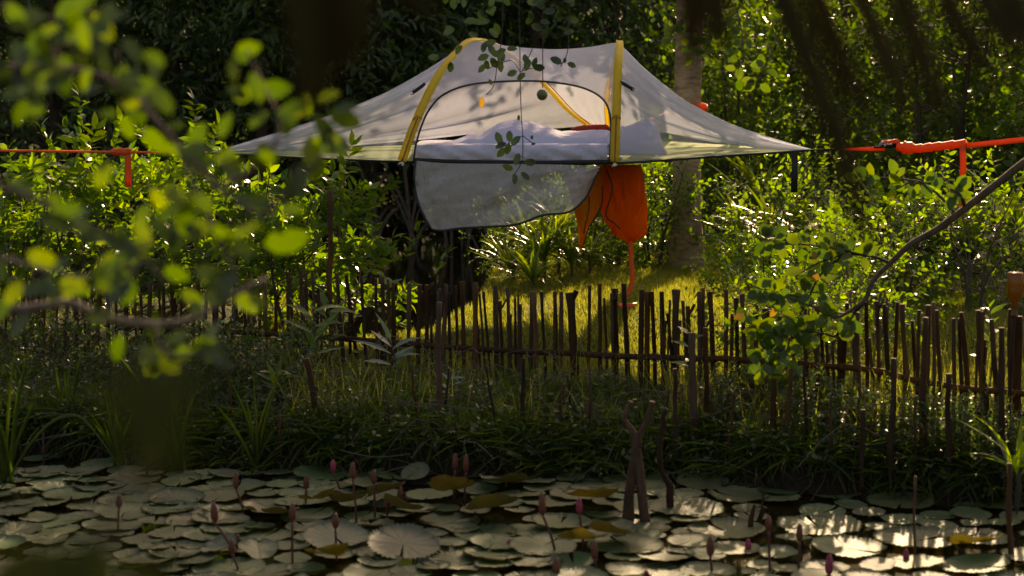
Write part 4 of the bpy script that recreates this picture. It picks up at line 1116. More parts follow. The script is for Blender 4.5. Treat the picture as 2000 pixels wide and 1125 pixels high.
def put_pad(px, py, wpx, tilt=0., tdir=0., me=None, note=None, lift=0.):
    p = on_water(px, py); Y = p.y; r_ = wpx / 2 / ppm(Y)
    k = len(placed)
    me = me or PADS[k % 10]
    o = obj('lily_pad', me)
    rz = rp.uniform(0, 2 * PI)
    ax = Vector((math.cos(tdir), math.sin(tdir), 0))
    R = Matrix.Rotation(tilt, 4, ax) @ Matrix.Rotation(rz, 4, 'Z') @ Matrix.Diagonal((r_, r_, r_, 1))
    z = .004 + (k % 7) * .0022 + lift + r_ * abs(math.sin(tilt)) * .75
    o.matrix_world = Matrix.Translation((p.x, Y, z)) @ R
    placed.append((p.x, Y, r_))
    if note: lab = note
    else:
        size = 'small' if r_ < .085 else ('large' if r_ > .135 else 'medium')
        cand = []
        for lx, ly, nm in LAND:
            dx, dy = px - lx, (py - ly) * 2.2
            cand.append((math.hypot(dx, dy), ('just left of' if dx < 0 else 'just right of') if abs(dx) > abs(dy) * .8 else ('behind' if dy < 0 else 'in front of'), nm))
        cand.sort(); lab = None
        for form in ('flat %s green lily pad %s %s', 'toothed %s lily pad lying %s %s'):
            for d, rel, nm in cand[:3]:
                c_ = form % (size, rel, nm)
                if c_ not in used_lab: lab = c_; break
            if lab: break
        if not lab:
            for (d, rel, nm) in cand[:3]:
                for adj in ('half hidden', 'slightly tipped', 'closely packed', 'partly shaded'):
                    c_ = '%s lily pad %s %s' % (adj, rel, nm)
                    if c_ not in used_lab: lab = c_; break
                if lab: break
        if not lab: lab = 'lily pad in the packed mat on the pond'
    used_lab[lab] = 1
    tag(o, lab, 'lily pad', 'lily pads on the pond')
    return o


for a in [
    (528, 1032, 115, 0.26, 2.6, PADF[0], 'large pale lily pad tilted up behind the bent bud stem', .01),
    (788, 1100, 140, .30, .4, PADV[0], 'large veined lily pad with added sheen, tilted towards the viewer, bottom centre', .01),
    (960, 1032, 112, 0.41, 3.6, PADF[1], 'folded lily pad with added sheen on two raised halves below the twin buds', .02),
    (655, 1082, 125, .22, .2, PADV[1], 'broad lily pad with herringbone veins beside the fallen pink flower', .01),
    (885, 998, 88, -0.55, .0, PADU[0], 'upright olive lily pad showing its underside below the twin buds', .03),
    (1154, 1014, 114, -0.28, .0, PADU[1], 'upturned olive lily pad under the pink-topped bud', .03),
    (1122, 1105, 78, -0.50, .1, PADU[2], 'amber glowing upright lily pad beside the short bud', .03),
    (1195, 1085, 90, -0.41, -.5, PADU[0], 'dark upright lily pad behind the short bud', .03),
    (690, 1012, 95, 0.34, 3.4, PADF[2], 'folded dark lily pad behind the pink-tipped bud', .02),
    (800, 1035, 110, 0.38, 2.5, PADF[0], 'steep folded lily pad right of the slim buds', .02),
    (755, 995, 80, 0.41, 3.8, PADF[1], 'curled lily pad with light edge among the slim buds', .02),
    (812, 958, 60, .42, -.5, PADS[4], 'lily pad standing on edge left of the twin buds', .03),
    (620, 1010, 70, -0.39, .5, PADU[1], 'raised dark lily pad behind the large pale pad', .02),
    (430, 1105, 75, 0.26, -.8, PADF[1], 'dark veined lily pad tipped left at the bottom edge', .01),
    (505, 1105, 85, 0.22, .6, PADF[0], 'cream lily pad curled at the bottom edge', .01),
    (640, 1125, 90, -0.44, .2, PADU[2], 'dark folded lily pad at bottom edge below the veined pad', .02),
    (985, 968, 95, 0.26, 3.1, PADF[2], 'lily pad with a lifted back edge behind the curved bud', .01),
    (1655, 1092, 150, .02, 0, PADS[1], 'big glaring white lily pad lit by the sun beside the slanting bud', 0),
    (1518, 1104, 82, .05, 0, PADS[2], 'bright lily pad between the two straight buds', 0),
    (1220, 1090, 148, .03, 0, PADS[4], 'big shining lily pad below the forked branch', 0),
    (1062, 1094, 128, .10, .3, PADS[6], 'big shining lily pad under the tall curved bud', 0),
    (1600, 1046, 165, .02, 0, PADS[7], 'wide sunlit lily pad behind the right straight bud', 0),
    (1790, 1075, 160, .03, 0, PADS[8], 'wide bright lily pad left of the thin brown stalk', 0),
    (1905, 1068, 130, .02, 0, PADS[9], 'bright lily pad between brown stalk and black stick', 0),
    (1895, 1022, 80, .06, 0, PADS[0], 'lily pad striped by stick shadows near the right shore posts', 0),
    (1760, 1000, 130, .03, 0, PADS[1], 'lily pad striped by stick shadows below the dark upright post', 0),
    (1905, 1098, 110, -0.28, .3, PADU[1], 'rough pinkish lily pad lifted at the bottom right', .01),
    (1340, 1012, 150, .03, 0, PADS[3], 'shining wide lily pad right of the forked branch', 0),
    (1420, 1055, 150, .02, 0, PADS[5], 'wide lily pad behind the stout low bud', 0),
    (1440, 985, 120, .02, 0, PADS[2], 'lily pad with bright fence-shadow stripes near the shore', 0)]:
    put_pad(a[0], a[1], a[2], a[3], a[4], a[5], a[6], a[7])
# the rest of the mat: packed at left and centre, looser at right and along the back
tries = 0
while len(placed) < 288 and tries < 20000:
    tries += 1
    px = rp.uniform(-60, 2060); py = 935 + 230 * rp.uniform(0, 1) ** 1.2
    if py < 935 + (30 if px > 1500 else 0) + (25 if px > 1750 else 0): continue
    p = on_water(px, py)
    if float(np.interp(p.x, SHX, SHY)) - p.y < .02: continue
    r_ = rp.uniform(.062, .135); rz_ = r_
    dens = .66 if px < 1350 else .86
    ok = True
    for (x, y, r2) in placed:
        if math.hypot(x - p.x, y - p.y) < (r_ + r2) * dens: ok = False; break
    if not ok: continue
    put_pad(px, py, r_ * 2 * ppm(p.y), rp.uniform(0, .11), rp.uniform(0, 6))
for (px, py, wd) in [(75, 908, 55), (30, 897, 45), (110, 902, 50), (205, 921, 90), (60, 935, 40), (150, 936, 35), (75, 868, 40), (130, 930, 30)]:
    put_pad(px, py, wd, .02, 0)

# ------------------------------------------------------------------ lily buds
BUD = [  # bud top x,y, bud length px, base x,y, tint, label
    (232, 965, 27, 230, 1056, 0, 'lone straight lily bud over the left pads'),
    (460, 922, 33, 481, 1020, 0, 'brown lily bud on a stem bent to the right, left of centre'),
    (417, 981, 39, 470, 1108, 0, 'stout brown lily bud on a long bent stem at left'),
    (452, 1052, 30, 472, 1135, 0, 'small reddish lily bud crossing the long bent stem'),
    (464, 1043, 27, 467, 1092, 0, 'small brown lily bud right of the bent stem'),
    (598, 925, 30, 597, 1000, 0, 'brown lily bud above the large pale tilted pad'),
    (650, 898, 25, 670, 978, 1, 'bright pink lily bud at the dark bank foot'),
    (689, 902, 34, 698, 1040, 0, 'tall red-brown lily bud right of the bright pink bud'),
    (730, 917, 28, 733, 1027, 0, 'slim lily bud in the middle of the row by the pink bud'),
    (571, 982, 36, 571, 1120, 0, 'lily bud standing in front of the large pale pad'),
    (655, 1002, 30, 658, 1112, 0, 'dark-tipped lily bud in front of the herringbone pad'),
    (756, 963, 30, 757, 1028, 0, 'short-stemmed lily bud before the curled pad'),
    (782, 948, 28, 782, 998, 0, 'dark lily bud beside the pad standing on edge'),
    (889, 885, 34, 885, 985, 0, 'left one of the twin tall orange-brown lily buds'),
    (910, 887, 35, 907, 988, 0, 'right one of the twin tall orange-brown lily buds'),
    (1058, 962, 44, 1092, 1100, 0, 'large lily bud on a stem curved to the right'),
    (1131, 972, 31, 1142, 1090, 1, 'thin lily bud with pink tip before the olive pad'),
    (995, 1053, 24, 1000, 1085, 1, 'half-sunk pinkish bud between pads at centre'),
    (1161, 1057, 36, 1166, 1135, 0, 'dark lily bud at the amber pad'),
    (1086, 1088, 40, 1088, 1150, 0, 'brown lily bud at the bottom edge left of the amber pad'),
    (1387, 1047, 40, 1392, 1140, 0, 'stout upright lily bud in front of the wide sunlit pads'),
    (1461, 1052, 30, 1462, 1090, 1, 'short purple-pink bud on the sunlit pads'),
    (1501, 1007, 30, 1504, 1140, 0, 'tall straight lily bud left of the other tall one, right side'),
    (1562, 1022, 36, 1559, 1140, 0, 'tall straight lily bud in front of the wide sunlit pad'),
    (1620, 1082, 40, 1600, 1150, 1, 'purple-brown lily bud slanting right at the bottom edge'),
    (1770, 1072, 30, 1768, 1110, 1, 'short bud beside the thin brown stalk'),
    (1262, 1113, 20, 1262, 1145, 1, 'bright pink bud tip at the bottom edge under the forked branch'),
]
def bud_profile(r_): return [(0, .35), (.08, .7), (.25, 1.), (.55, .95), (.8, .72), (.95, .45), (1, .12)]
for (bx, by, bl, sx, sy, tint, lb) in BUD:
    base = on_water(sx, sy); Y = base.y; t = thing('water_lily_bud', lb, 'flower bud', base, 'water lily buds on stems')
    b0 = at(bx + (sx - bx) * .05, by + bl, Y) - base; b1 = at(bx, by, Y) - base
    ctrl = Vector((b0.x * .55 + (b0.x) * .1, 0, b0.z * .5))
    g = Geo(); tube(g, spline([(0, 0, -.05), (lerp(0, b0.x, .38), 0, b0.z * .45), tuple(b0)], 12), [.0052] * 12, 6); build(g, 'stem', M['lstem'], t)
    mt = M['bud_pink'] if tint else M['bud']
    d = (b1 - b0); Lb = d.length; rb = .0125 * (1.15 if bl > 36 else 1)
    for k in range(4):        # four sepals closed round the bud, each its own piece
        g = Geo(); V = []
        for (s_, w_) in bud_profile(0):
            for j in range(5):
                a = k * PI / 2 + (j / 4 - .5) * (PI / 2 + .25)
                rr_ = rb * w_ * (1.0 + .08 * math.cos((j / 4 - .5) * PI))
                c_ = b0 + d * s_; V.append((c_.x + rr_ * math.cos(a), c_.y + rr_ * math.sin(a), c_.z))
        g.add(V, gridfaces(7, 5)); build(g, 'sepal', mt, t)
# fallen pink flower on its stem
t = thing('fallen_lily_flower', 'half-open magenta lily flower lying on the herringbone pad', 'flower')
p0, p1 = on_water(745, 1062), on_water(704, 1076)
g = Geo(); tube(g, spline([p0 + Vector((0, 0, .03)), (p0 + p1) / 2 + Vector((0, 0, .035)), p1 + Vector((0, 0, .03))], 8), .005, 6); build(g, 'stem', M['lstem'], t)
PET = leaf_mesh('petal', T8, T8F, M['bud_pink'])
for k in range(8):
    a = 2 * PI * k / 8; put_leaf(t, PET, p1 + Vector((0, 0, .03)), (-1, .15 + .25 * math.cos(a), .28 * math.sin(a)), (0, math.cos(a), math.sin(a)), .05, .018, 'petal')
t = thing('open_lily_flower', 'small pale pink opening lily flower below the bright pink bud', 'flower'); p1 = on_water(664, 980)
PET2 = leaf_mesh('petal', T8, T8F, plain('petal_pale', (.55, .2, .2)))
for k in range(7):
    a = 2 * PI * k / 7; put_leaf(t, PET2, p1 + Vector((0, 0, .01)), (.35 * math.cos(a), .35 * math.sin(a), 1), (math.cos(a), math.sin(a), 0), .05, .014, 'petal')
# floating dead stalks
for (q, lb) in [([(1705, 1060), (1730, 1052), (1790, 1040)], 'pink dead stalk floating right of the wide sunlit pad'), ([(60, 925), (100, 935), (90, 943)], 'orange dead stalk in the dark water at left'), ([(1560, 1117), (1780, 1114), (1960, 1122)], 'long pinkish stalk floating along the bottom edge at right'), ([(70, 952), (150, 945), (220, 935)], 'grey dead stalk floating at the left pads')]:
    g = Geo(); tube(g, [on_water(a, b) + Vector((0, 0, .012)) for a, b in q], .007, 6); o = build(g, 'dead_stalk', M['lstem']); tag(o, lb, 'stalk', 'dead stalks floating on the pond')

# ================================================================== BANK PLANTS
r = np.random.default_rng(21)
def bankpts(n, x0, x1, f0, f1):
    X = r.uniform(x0, x1, n); sh = np.interp(X, SHX, SHY); Yv = sh + r.uniform(f0, f1, n)
    return X, Yv
# long bank grass (nobody could count it)
def blades(name, X, Y, h, wd, mat, lean=.45, seg=3):
    n = len(X); Z = gz(X, Y) - .02; a = r.uniform(0, 2 * PI, n); d = np.stack([np.cos(a), np.sin(a)], -1) * (r.uniform(.05, 1, n) * lean)[:, None]
    side = np.stack([-np.sin(a + r.normal(size=n)), np.cos(a), np.zeros(n)], -1)
    V = []
    for k in range(seg):
        t = k / seg
        c = np.stack([X + d[:, 0] * h * t ** 1.8, Y + d[:, 1] * h * t ** 1.8, Z + h * (t - .35 * lean * t * t * np.linalg.norm(d, axis=1))], -1)
        V += [c - side * (wd * (1 - t * .6) / 2)[:, None], c + side * (wd * (1 - t * .6) / 2)[:, None]]
    V.append(np.stack([X + d[:, 0] * h, Y + d[:, 1] * h, Z + h * (1 - .35 * lean * np.linalg.norm(d, axis=1))], -1))
    V = np.stack(V, 1); m = 2 * seg + 1; b = (np.arange(n) * m)[:, None, None]
    q = [(2 * k, 2 * k + 1, 2 * k + 3, 2 * k + 2) for k in range(seg - 1)]
    g = Geo(); fs = [(b + np.array([(2 * seg - 2, 2 * seg - 1, 2 * seg)])[None]).reshape(-1, 3)]
    if q: fs.append((b + np.array(q)[None]).reshape(-1, 4))
    g.addn(V, fs); o = build(g, name, mat, kind='stuff'); return o
n = 46000; X, Yv = bankpts(n, -4.2, 3.6, .10, 1.35)
cl = np.array([nz(x * 1.8, y * 1.8, 3) for x, y in zip(X, Yv)]); keep = cl > r.uniform(-.35, .45, n); X, Yv = X[keep], Yv[keep]
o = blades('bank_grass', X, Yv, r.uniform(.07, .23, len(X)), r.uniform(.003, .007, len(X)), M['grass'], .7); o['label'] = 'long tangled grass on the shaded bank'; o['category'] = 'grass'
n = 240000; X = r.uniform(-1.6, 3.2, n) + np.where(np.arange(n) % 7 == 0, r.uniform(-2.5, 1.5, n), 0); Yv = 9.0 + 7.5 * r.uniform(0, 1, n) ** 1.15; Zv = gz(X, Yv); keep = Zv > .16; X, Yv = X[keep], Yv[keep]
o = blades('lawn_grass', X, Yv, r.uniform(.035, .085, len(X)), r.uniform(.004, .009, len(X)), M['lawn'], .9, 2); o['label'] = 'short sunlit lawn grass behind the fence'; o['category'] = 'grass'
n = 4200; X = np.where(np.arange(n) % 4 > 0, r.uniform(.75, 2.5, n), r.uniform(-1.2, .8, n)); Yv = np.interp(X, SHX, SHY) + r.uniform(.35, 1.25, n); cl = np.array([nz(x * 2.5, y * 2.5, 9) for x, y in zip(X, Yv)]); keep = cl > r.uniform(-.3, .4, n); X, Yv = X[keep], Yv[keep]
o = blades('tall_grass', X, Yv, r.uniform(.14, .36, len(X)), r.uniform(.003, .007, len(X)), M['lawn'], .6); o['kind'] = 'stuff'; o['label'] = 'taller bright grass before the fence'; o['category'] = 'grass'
n = 5200; X, Yv = bankpts(n, -4.2, 3.6, .06, .42)
Zb = gz(X, Yv); a = r.normal(-PI / 2, .9, n); P = np.stack([X, Yv, Zb + r.uniform(0, .05, n)], -1); D = np.stack([np.cos(a), np.sin(a), r.uniform(-.9, .5, n)], -1)
g = Geo(); leaf_cloud(g, P, D, np.stack([r.normal(size=n) * .5, r.normal(size=n) * .5 - .3, np.ones(n)], -1), r.uniform(.12, .34, n), r.uniform(.004, .010, n), TL, TLF)
o = build(g, 'bank_grass', M['grass'], kind='stuff'); o['label'] = 'grass blades drooping over the muddy bank edge'; o['category'] = 'grass'
g = Geo()
for i in range(170):
    X, Yv = bankpts(1, -3.4, 3.2, .05, .3); x, y = X[0], Yv[0]; z = float(gz(x, y)); L_ = r.uniform(.1, .3)
    tube(g, spline([(x, y, z + r.uniform(0, .06)), (x + r.normal() * .04, y - .10, z * .6 + r.uniform(-.02, .06)), (x + r.normal() * .08, y - r.uniform(.15, .3), r.uniform(-.05, .02))], 6), r.uniform(.0015, .005), 4, cap=False)
o = build(g, 'bank_roots', M['stake_red'], kind='stuff'); o['label'] = 'thin roots and dead stems hanging down the muddy bank edge'; o['category'] = 'roots'
# low leafy ground cover on the bank
n = 2200; X, Yv = bankpts(n, -4.2, 3.6, .06, 1.15); Z = gz(X, Yv) + r.uniform(.0, .13, n) * r.uniform(.2, 1, n)
g = Geo(); gt = Geo(); twigs(g, gt, np.stack([X, Yv, Z], -1), r.normal(size=(n, 3)) * np.array([1, 1, .4]) + np.array([0, -.4, .45]), 13e-2, 6, .036, .021, r, T=T4, TF=T4F, tr=.002)
o = build(g, 'ground_cover', M['leaf_cover'], kind='stuff'); o['label'] = 'creeping leaves covering the shaded bank'; o['category'] = 'ground cover'
o = build(gt, 'ground_cover_stems', M['vine'], kind='stuff'); o['label'] = 'thin stems of the creeping bank leaves'; o['category'] = 'ground cover'
# thin dry straws and twigs lying about on the bank
g = Geo()
for i in range(320):
    X, Yv = bankpts(1, -3.4, 3.2, -.12, 1.2); x, y = X[0], Yv[0]; z = float(gz(x, y)) + r.uniform(.02, .22); a = r.uniform(-.6, .6) + (PI if i % 2 else 0); L_ = r.uniform(.15, .45)
    tube(g, spline([(x, y, z), (x + L_ * .5 * math.cos(a), y - .03, z + r.uniform(-.02, .1)), (x + L_ * math.cos(a), y - .05, z + r.uniform(-.12, .08))], 5), r.uniform(.0012, .003), 4, cap=False)
o = build(g, 'dry_straw', M['twig'], kind='stuff'); o['label'] = 'dry straws and twigs caught on the bank'; o['category'] = 'straw'

# sedges and reeds: every blade a part
REED = [curved_leaf('blade', M['grass'], lambda t: min(1, 3 * (1 - t) + .02), c, 8, .3) for c in (.15, .4, .9)]
for (px, py, n, L, W, lb) in [(232, 925, 13, .55, .014, 'tuft of upright sedge blades at the left shore'), (350, 930, 12, .75, .014, 'taller dark sedge tuft left of centre'), (10, 955, 11, .85, .016, 'reed clump standing in water at the left edge'), (500, 930, 9, .5, .012, 'sparse sedge tuft on the dark left bank'), (130, 880, 9, .6, .012, 'shaded sedge tuft behind the arching reed')]:
    p = on_water(px, py); t = thing('sedge_tuft', lb, 'sedge', (p.x, p.y, -.03), 'sedge tufts at the left shore')
    for i in range(n):
        a = rp.uniform(0, 2 * PI); e = rp.uniform(1.2, 1.55)
        put_leaf(t, REED[i % 2], (rp.uniform(-.03, .03), rp.uniform(-.03, .03), 0), (math.cos(a) * math.cos(e), math.sin(a) * math.cos(e), math.sin(e)), (-math.cos(a) * math.sin(e), -math.sin(a) * math.sin(e), math.cos(e)), L * rp.uniform(.55, 1.1), W, 'blade')
g = Geo(); q = spline(A3([(8, 955, 7.75), (50, 880, 7.7), (100, 825, 7.65), (150, 812, 7.65), (190, 850, 7.65), (235, 915, 7.65)]), 30); ribbon(g, q, np.concatenate([np.linspace(.012, .018, 15), np.linspace(.018, .003, 15)]), (0, -.8, .5), .002)
o = build(g, 'arching_reed', M['grass']); tag(o, 'single long reed arching to the right at the left shore', 'reed')

# lance-leaved weeds in front of and through the fence
LAN = [curved_leaf('lance_leaf', M['leaf_lit'], lambda t: min(1, .08 + 3.2 * t, 1.9 * (1 - t) + .01), c, 7, .15) for c in (.3, .7, 1.1)]
LANP = [curved_leaf('lance_leaf', M['leaf_pale'], lambda t: min(1, .08 + 3.2 * t, 1.9 * (1 - t) + .01), c, 7, .15) for c in (.2, .5, .9)]
def weed(px, pyb, pyt, Y, n, L, W, lb, mes, group='broad weeds along the fence'):
    b, t_ = at(px, pyb, Y), at(px, pyt, Y); b.z = min(b.z, G0(b.x, Y) + .05); t = thing('broad_leaf_weed', lb, 'plant', b, group)
    h = t_.z - b.z; g = Geo(); q = spline([(0, 0, -.05), (.02, 0, h * .5), (0, 0, h)], 8); tube(g, q, np.linspace(.006, .003, 8), 5); build(g, 'stem', M['vine'], t)
    for i in range(n):
        a = i * 2.4 + rp.uniform(-.4, .4); s = lerp(.45, 1, i / (n - 1)); e = rp.uniform(.25, 1.0)
        D = (math.cos(a) * math.cos(e), math.sin(a) * math.cos(e) * .6, math.sin(e))
        put_leaf(t, mes[i % 3], (0, 0, h * s), D, (-D[0] * .5, -.5, .8), L * rp.uniform(.7, 1.15), W * rp.uniform(.8, 1.2))
for a in [(612, 760, 610, 9.0, 9, .20, .036, 'long-leaved weed before the fence below the bright shrub', LAN), (765, 760, 670, 9.0, 8, .20, .034, 'grey-green lance-leaved weed before the fence', LANP),
          (756, 640, 545, 9.9, 8, .13, .055, 'young plant with big shiny leaves above the fence left of the water', LAN), (640, 650, 590, 9.5, 8, .16, .04, 'weed with upright leaves at the tall cut stick', LAN),
          (1345, 700, 640, 8.6, 8, .10, .032, 'young weed climbing the fence below the palm shadow', LAN), (1168, 770, 735, 8.8, 5, .09, .032, 'small weed with one upright leaf below the orange strap', LAN),
          (1930, 700, 600, 8.3, 16, .10, .03, 'bright leafy shoot left of the bottle', LAN), (880, 790, 740, 8.6, 6, .10, .024, 'pale dry-edged weed in front of the weathered post', LANP),
          (1700, 800, 770, 8.0, 10, .07, .03, 'low bright weed on the right bank', LAN), (1880, 830, 780, 7.8, 10, .07, .03, 'low weed at the foot of the right fence', LAN),
          (1460, 860, 830, 8.0, 10, .06, .03, 'low weed at the bank right of the thick shore post', LAN), (420, 720, 640, 9.3, 9, .15, .035, 'shaded weed before the fence at left', LAN), (540, 800, 730, 8.7, 9, .14, .035, 'dark broad weed on the left bank', LAN), (985, 830, 800, 8.3, 7, .08, .04, 'dark weed on the middle bank', LAN)]:
    weed(*a)
t_ = strap_clump(1985, 960, 7.2, 16, .3, .03, 'narrow-leaved clump hanging over the water at the right edge', mes=LAN, stem=.25, group=None, z=.0)

# thin dead stems standing in the bank growth
for k in range(26):
    px = 470 + k * 58 + rp.uniform(-22, 22); yb = rp.uniform(840, 925); yt = yb - rp.uniform(70, 190); Y = float(np.interp((px - 1000) / F * 8.2, SHX, SHY)) + rp.uniform(.15, .7)
    a = at(px, yb, Y); b = at(px + rp.uniform(-22, 22), yt, Y + rp.uniform(-.05, .05)); g = Geo(); stick(g, (a.x, Y, G0(a.x, Y) - .05), b, rp.uniform(.006, .011), .005, 0, .03, 10)
    cand = sorted((math.hypot(px - lx, (yb - ly)), lx, nm) for lx, ly, nm in LAND); lab = None
    for d, lx, nm in cand:
        for adj in ('thin brown dead stick', 'slim crooked dead stick'):
            c_ = '%s on the bank %s %s' % (adj, 'left of' if px < lx else 'right of', nm)
            if c_ not in used_lab: lab = c_; break
        if lab: break
    used_lab[lab] = 1; o = build(g, 'dead_stick', M['stake_red']); tag(o, lab, 'stick', 'dead sticks standing on the bank')

# scattered fallen leaves
DRY = leaf_mesh('fallen_leaf', T8, T8F, M['leaf_dry'])
for (px, py, Y, lb) in [(1435, 875, 7.95, 'orange fallen leaf on the right bank left of the leaning post'), (1637, 797, 8.2, 'orange dead leaf caught at the right fence'), (1090, 962, None, 'yellow leaf floating left of the forked branch'), (1135, 946, None, 'small yellow leaf floating at the bank foot'), (1270, 959, None, 'yellow leaf floating between forked and crooked stick'), (1495, 868, 7.95, 'orange fallen leaf beside the leaning bank post'), (940, 640, 10.2, 'brown leaf lying on the lawn behind the fence')]:
    p = on_water(px, py) + Vector((0, 0, .025)) if Y is None else at(px, py, Y)
    o = obj('fallen_leaf', DRY); D = Vector((rp.uniform(-1, 1), rp.uniform(-.6, .6), .1)); D.normalize(); N = Vector((0, -.5 if Y else 0, 1)); yv = N.cross(D).normalized()
    m = Matrix((D * .06, yv * .03, D.cross(yv) * .06)).transposed().to_4x4(); m.translation = p; o.matrix_world = m
    tag(o, lb, 'leaf', 'fallen leaves')

# ================================================================== HANGING VINE in front of the tent
VL = leaf_mesh('vine_leaf', T8 * np.array([1, 1.0, 1]), T8F, M['leaf_vine']); VY = leaf_mesh('vine_leaf', T8, T8F, M['leaf_dry'])
vine = thing('hanging_vine', 'thin hanging vine with oval leaves and a green fruit before the tent', 'vine')
YV = 8.6
stems = [[(1012, -60), (1015, 60), (1016, 150), (1018, 220), (1021, 265), (1021, 310)], [(1060, -60), (1060, 80), (1060, 172)], [(985, -60), (980, 70), (972, 120), (965, 165), (950, 185)], [(1021, 265), (1005, 275), (985, 285)], [(1021, 265), (1030, 272), (1040, 280)], [(1020, 312), (1012, 330), (1000, 345)], [(1016, 140), (1000, 118), (975, 125), (955, 133)], [(1016, 140), (1035, 134), (1052, 132)], [(1112, -40), (1110, 90), (1095, 130)], [(912, 60), (890, 95), (850, 115)], [(1040, 95), (1030, 118), (1020, 138)]]
for s in stems:
    g = Geo(); tube(g, spline([at(a, b, YV) for a, b in s], 14), .0024, 5); build(g, 'stem', M['vine'], vine)
lv = [(945, 92, 80), (957, 84, 20), (960, 97, 120), (944, 112, 200), (970, 106, 160), (979, 100, 30), (941, 134, 230), (951, 127, 280), (965, 123, 300), (979, 113, 250), (978, 130, 270), (1000, 95, 10), (1027, 116, 110), (1030, 127, 250), (1044, 121, 60), (1053, 132, 350), (1000, 143, 200), (1018, 149, 220), (1086, 118, 150), (1117, 127, 340), (1103, 118, 80), (880, 132, 270), (896, 97, 60), (847, 112, 170), (974, 270, 110), (995, 266, 90), (978, 284, 200), (979, 298, 230), (992, 290, 260), (1007, 275, 50), (1039, 268, 90), (1042, 281, 20), (1010, 311, 250), (1036, 317, 0), (992, 327, 160), (1006, 350, 260), (1026, 344, 320), (1013, 230, 90), (958, 160, 120)]
for i in range(34): lv.append((rp.uniform(870, 1140), rp.uniform(-10, 72), rp.uniform(0, 360)))
for i, (a, b, an) in enumerate(lv):
    an = math.radians(an); D = (math.cos(an), rp.uniform(-.3, .3), math.sin(an)); Lf = rp.uniform(.052, .07) * (.5 if i in (20, 30, 31, 37, 38) else 1)
    c = at(a, b, YV + rp.uniform(-.15, .15)); P_ = c - Vector(D) * Lf * .5
    put_leaf(vine, VL, P_, D, (rp.uniform(-.5, .5), -1, rp.uniform(-.2, .6)), Lf, Lf * .62)
put_leaf(vine, VY, at(942, 188, YV), (-.1, 0, -1), (.3, -1, 0), .062, .03, 'leaf', 'yellow withered leaf')
g = Geo(); V = []; c = at(1059, 186, YV); m = 14
for (r_, z_) in [(.004, .03), (.018, .027), (.027, .012), (.028, 0), (.022, -.016), (.01, -.025), (0.001, -.026)]:
    for j in range(m): V.append((c.x + r_ * math.cos(2 * PI * j / m), c.y + r_ * math.sin(2 * PI * j / m), c.z + z_))
g.add(V, [(i * m + j, i * m + (j + 1) % m, (i + 1) * m + (j + 1) % m, (i + 1) * m + j) for i in range(6) for j in range(m)])
build(g, 'fruit', M['fruit'], vine)
for k in range(4): put_leaf(vine, VL, c + Vector((0, 0, .026)), (math.cos(k * 1.6), math.sin(k * 1.6), -.2), (0, 0, 1), .025, .01, 'sepal')

# ================================================================== RIGHT BRANCH with round leaves
RL = leaf_mesh('round_leaf', T8 * np.array([1, 1.05, 1]), T8F, M['leaf_near'])
br = thing('leafy_branch', 'bare grey branch reaching in from the right with round green leaves at its end', 'branch')
YB = 8.0
def br_px(pts, r0, r1, n=24): 
    g = Geo(); s = spline([at(a, b, YB) + Vector((0, c, 0)) for a, b, c in pts], n); tube(g, s, [lerp(r0, r1, i / (n - 1)) * (1 + .1 * nz(i * .5, pts[0][0], 1)) for i in range(n)], 8); build(g, 'stem' if n == 40 else 'twig', M['bark'], br); return s
B = [br_px([(2120, 235, 0), (2000, 318, 0), (1905, 392, 0), (1830, 448, 0), (1780, 476, 0), (1738, 515, 0), (1706, 548, 0), (1690, 585, 0), (1668, 602, 0)], .021, .009, 40),
     br_px([(1690, 588, 0), (1672, 610, .02), (1650, 640, .03), (1634, 660, .04)], .010, .005), br_px([(1668, 602, 0), (1640, 618, 0), (1615, 615, .0), (1590, 600, 0)], .009, .004),
     br_px([(1734, 512, 0), (1700, 500, 0), (1650, 500, .05), (1600, 520, .1), (1560, 545, .1)], .008, .003), br_px([(1690, 500, 0), (1640, 488, .05), (1570, 480, .1), (1500, 472, .1)], .006, .003),
     br_px([(1650, 500, .05), (1610, 540, .1), (1585, 590, .1), (1560, 640, .1), (1540, 700, .1)], .006, .003), br_px([(1634, 660, .04), (1590, 650, .05), (1520, 648, .1), (1460, 640, .1)], .005, .002),
     br_px([(1870, 420, 0), (1840, 380, .1), (1800, 355, .1), (1760, 372, .1)], .008, .003), br_px([(1885, 405, 0), (1870, 380, -.05), (1850, 368, -.05)], .010, .005),
     br_px([(1800, 355, .1), (1740, 350, .15), (1690, 358, .15)], .005, .002), br_px([(1560, 640, .1), (1520, 680, .1), (1490, 720, .1)], .004, .002), br_px([(1590, 600, 0), (1530, 580, .05), (1470, 560, .05)], .004, .002),
     br_px([(1540, 700, .1), (1545, 740, .1), (1555, 770, .1)], .003, .002)]
for bi, s in enumerate(B[1:], 1):
    k = {5: 34, 4: 26, 3: 24, 6: 32, 10: 22, 11: 24, 12: 14, 2: 14}.get(bi, 9)
    for i in range(k):
        t = rp.uniform(.3, 1.03); q = s[min(int(t * 23), 23)]; an = rp.uniform(0, 2 * PI); Lf = rp.uniform(.062, .09)
        D = Vector((math.cos(an), rp.uniform(-.5, .5), math.sin(an))).normalized()
        put_leaf(br, RL, Vector(q) + D * .012, D, (rp.uniform(-.5, .5), -1, rp.uniform(-.3, .9)), Lf, Lf * rp.uniform(.58, .75))
RY = leaf_mesh('round_leaf', T8, T8F, M['leaf_dry'])
for a, b in ((1600, 535), (1452, 612), (1585, 490), (1515, 600)): put_leaf(br, RY, at(a, b, YB + .05), (rp.uniform(-1, 1), 0, -.6), (.3, -1, .3), .055, .035, 'leaf', 'yellow withered leaf')

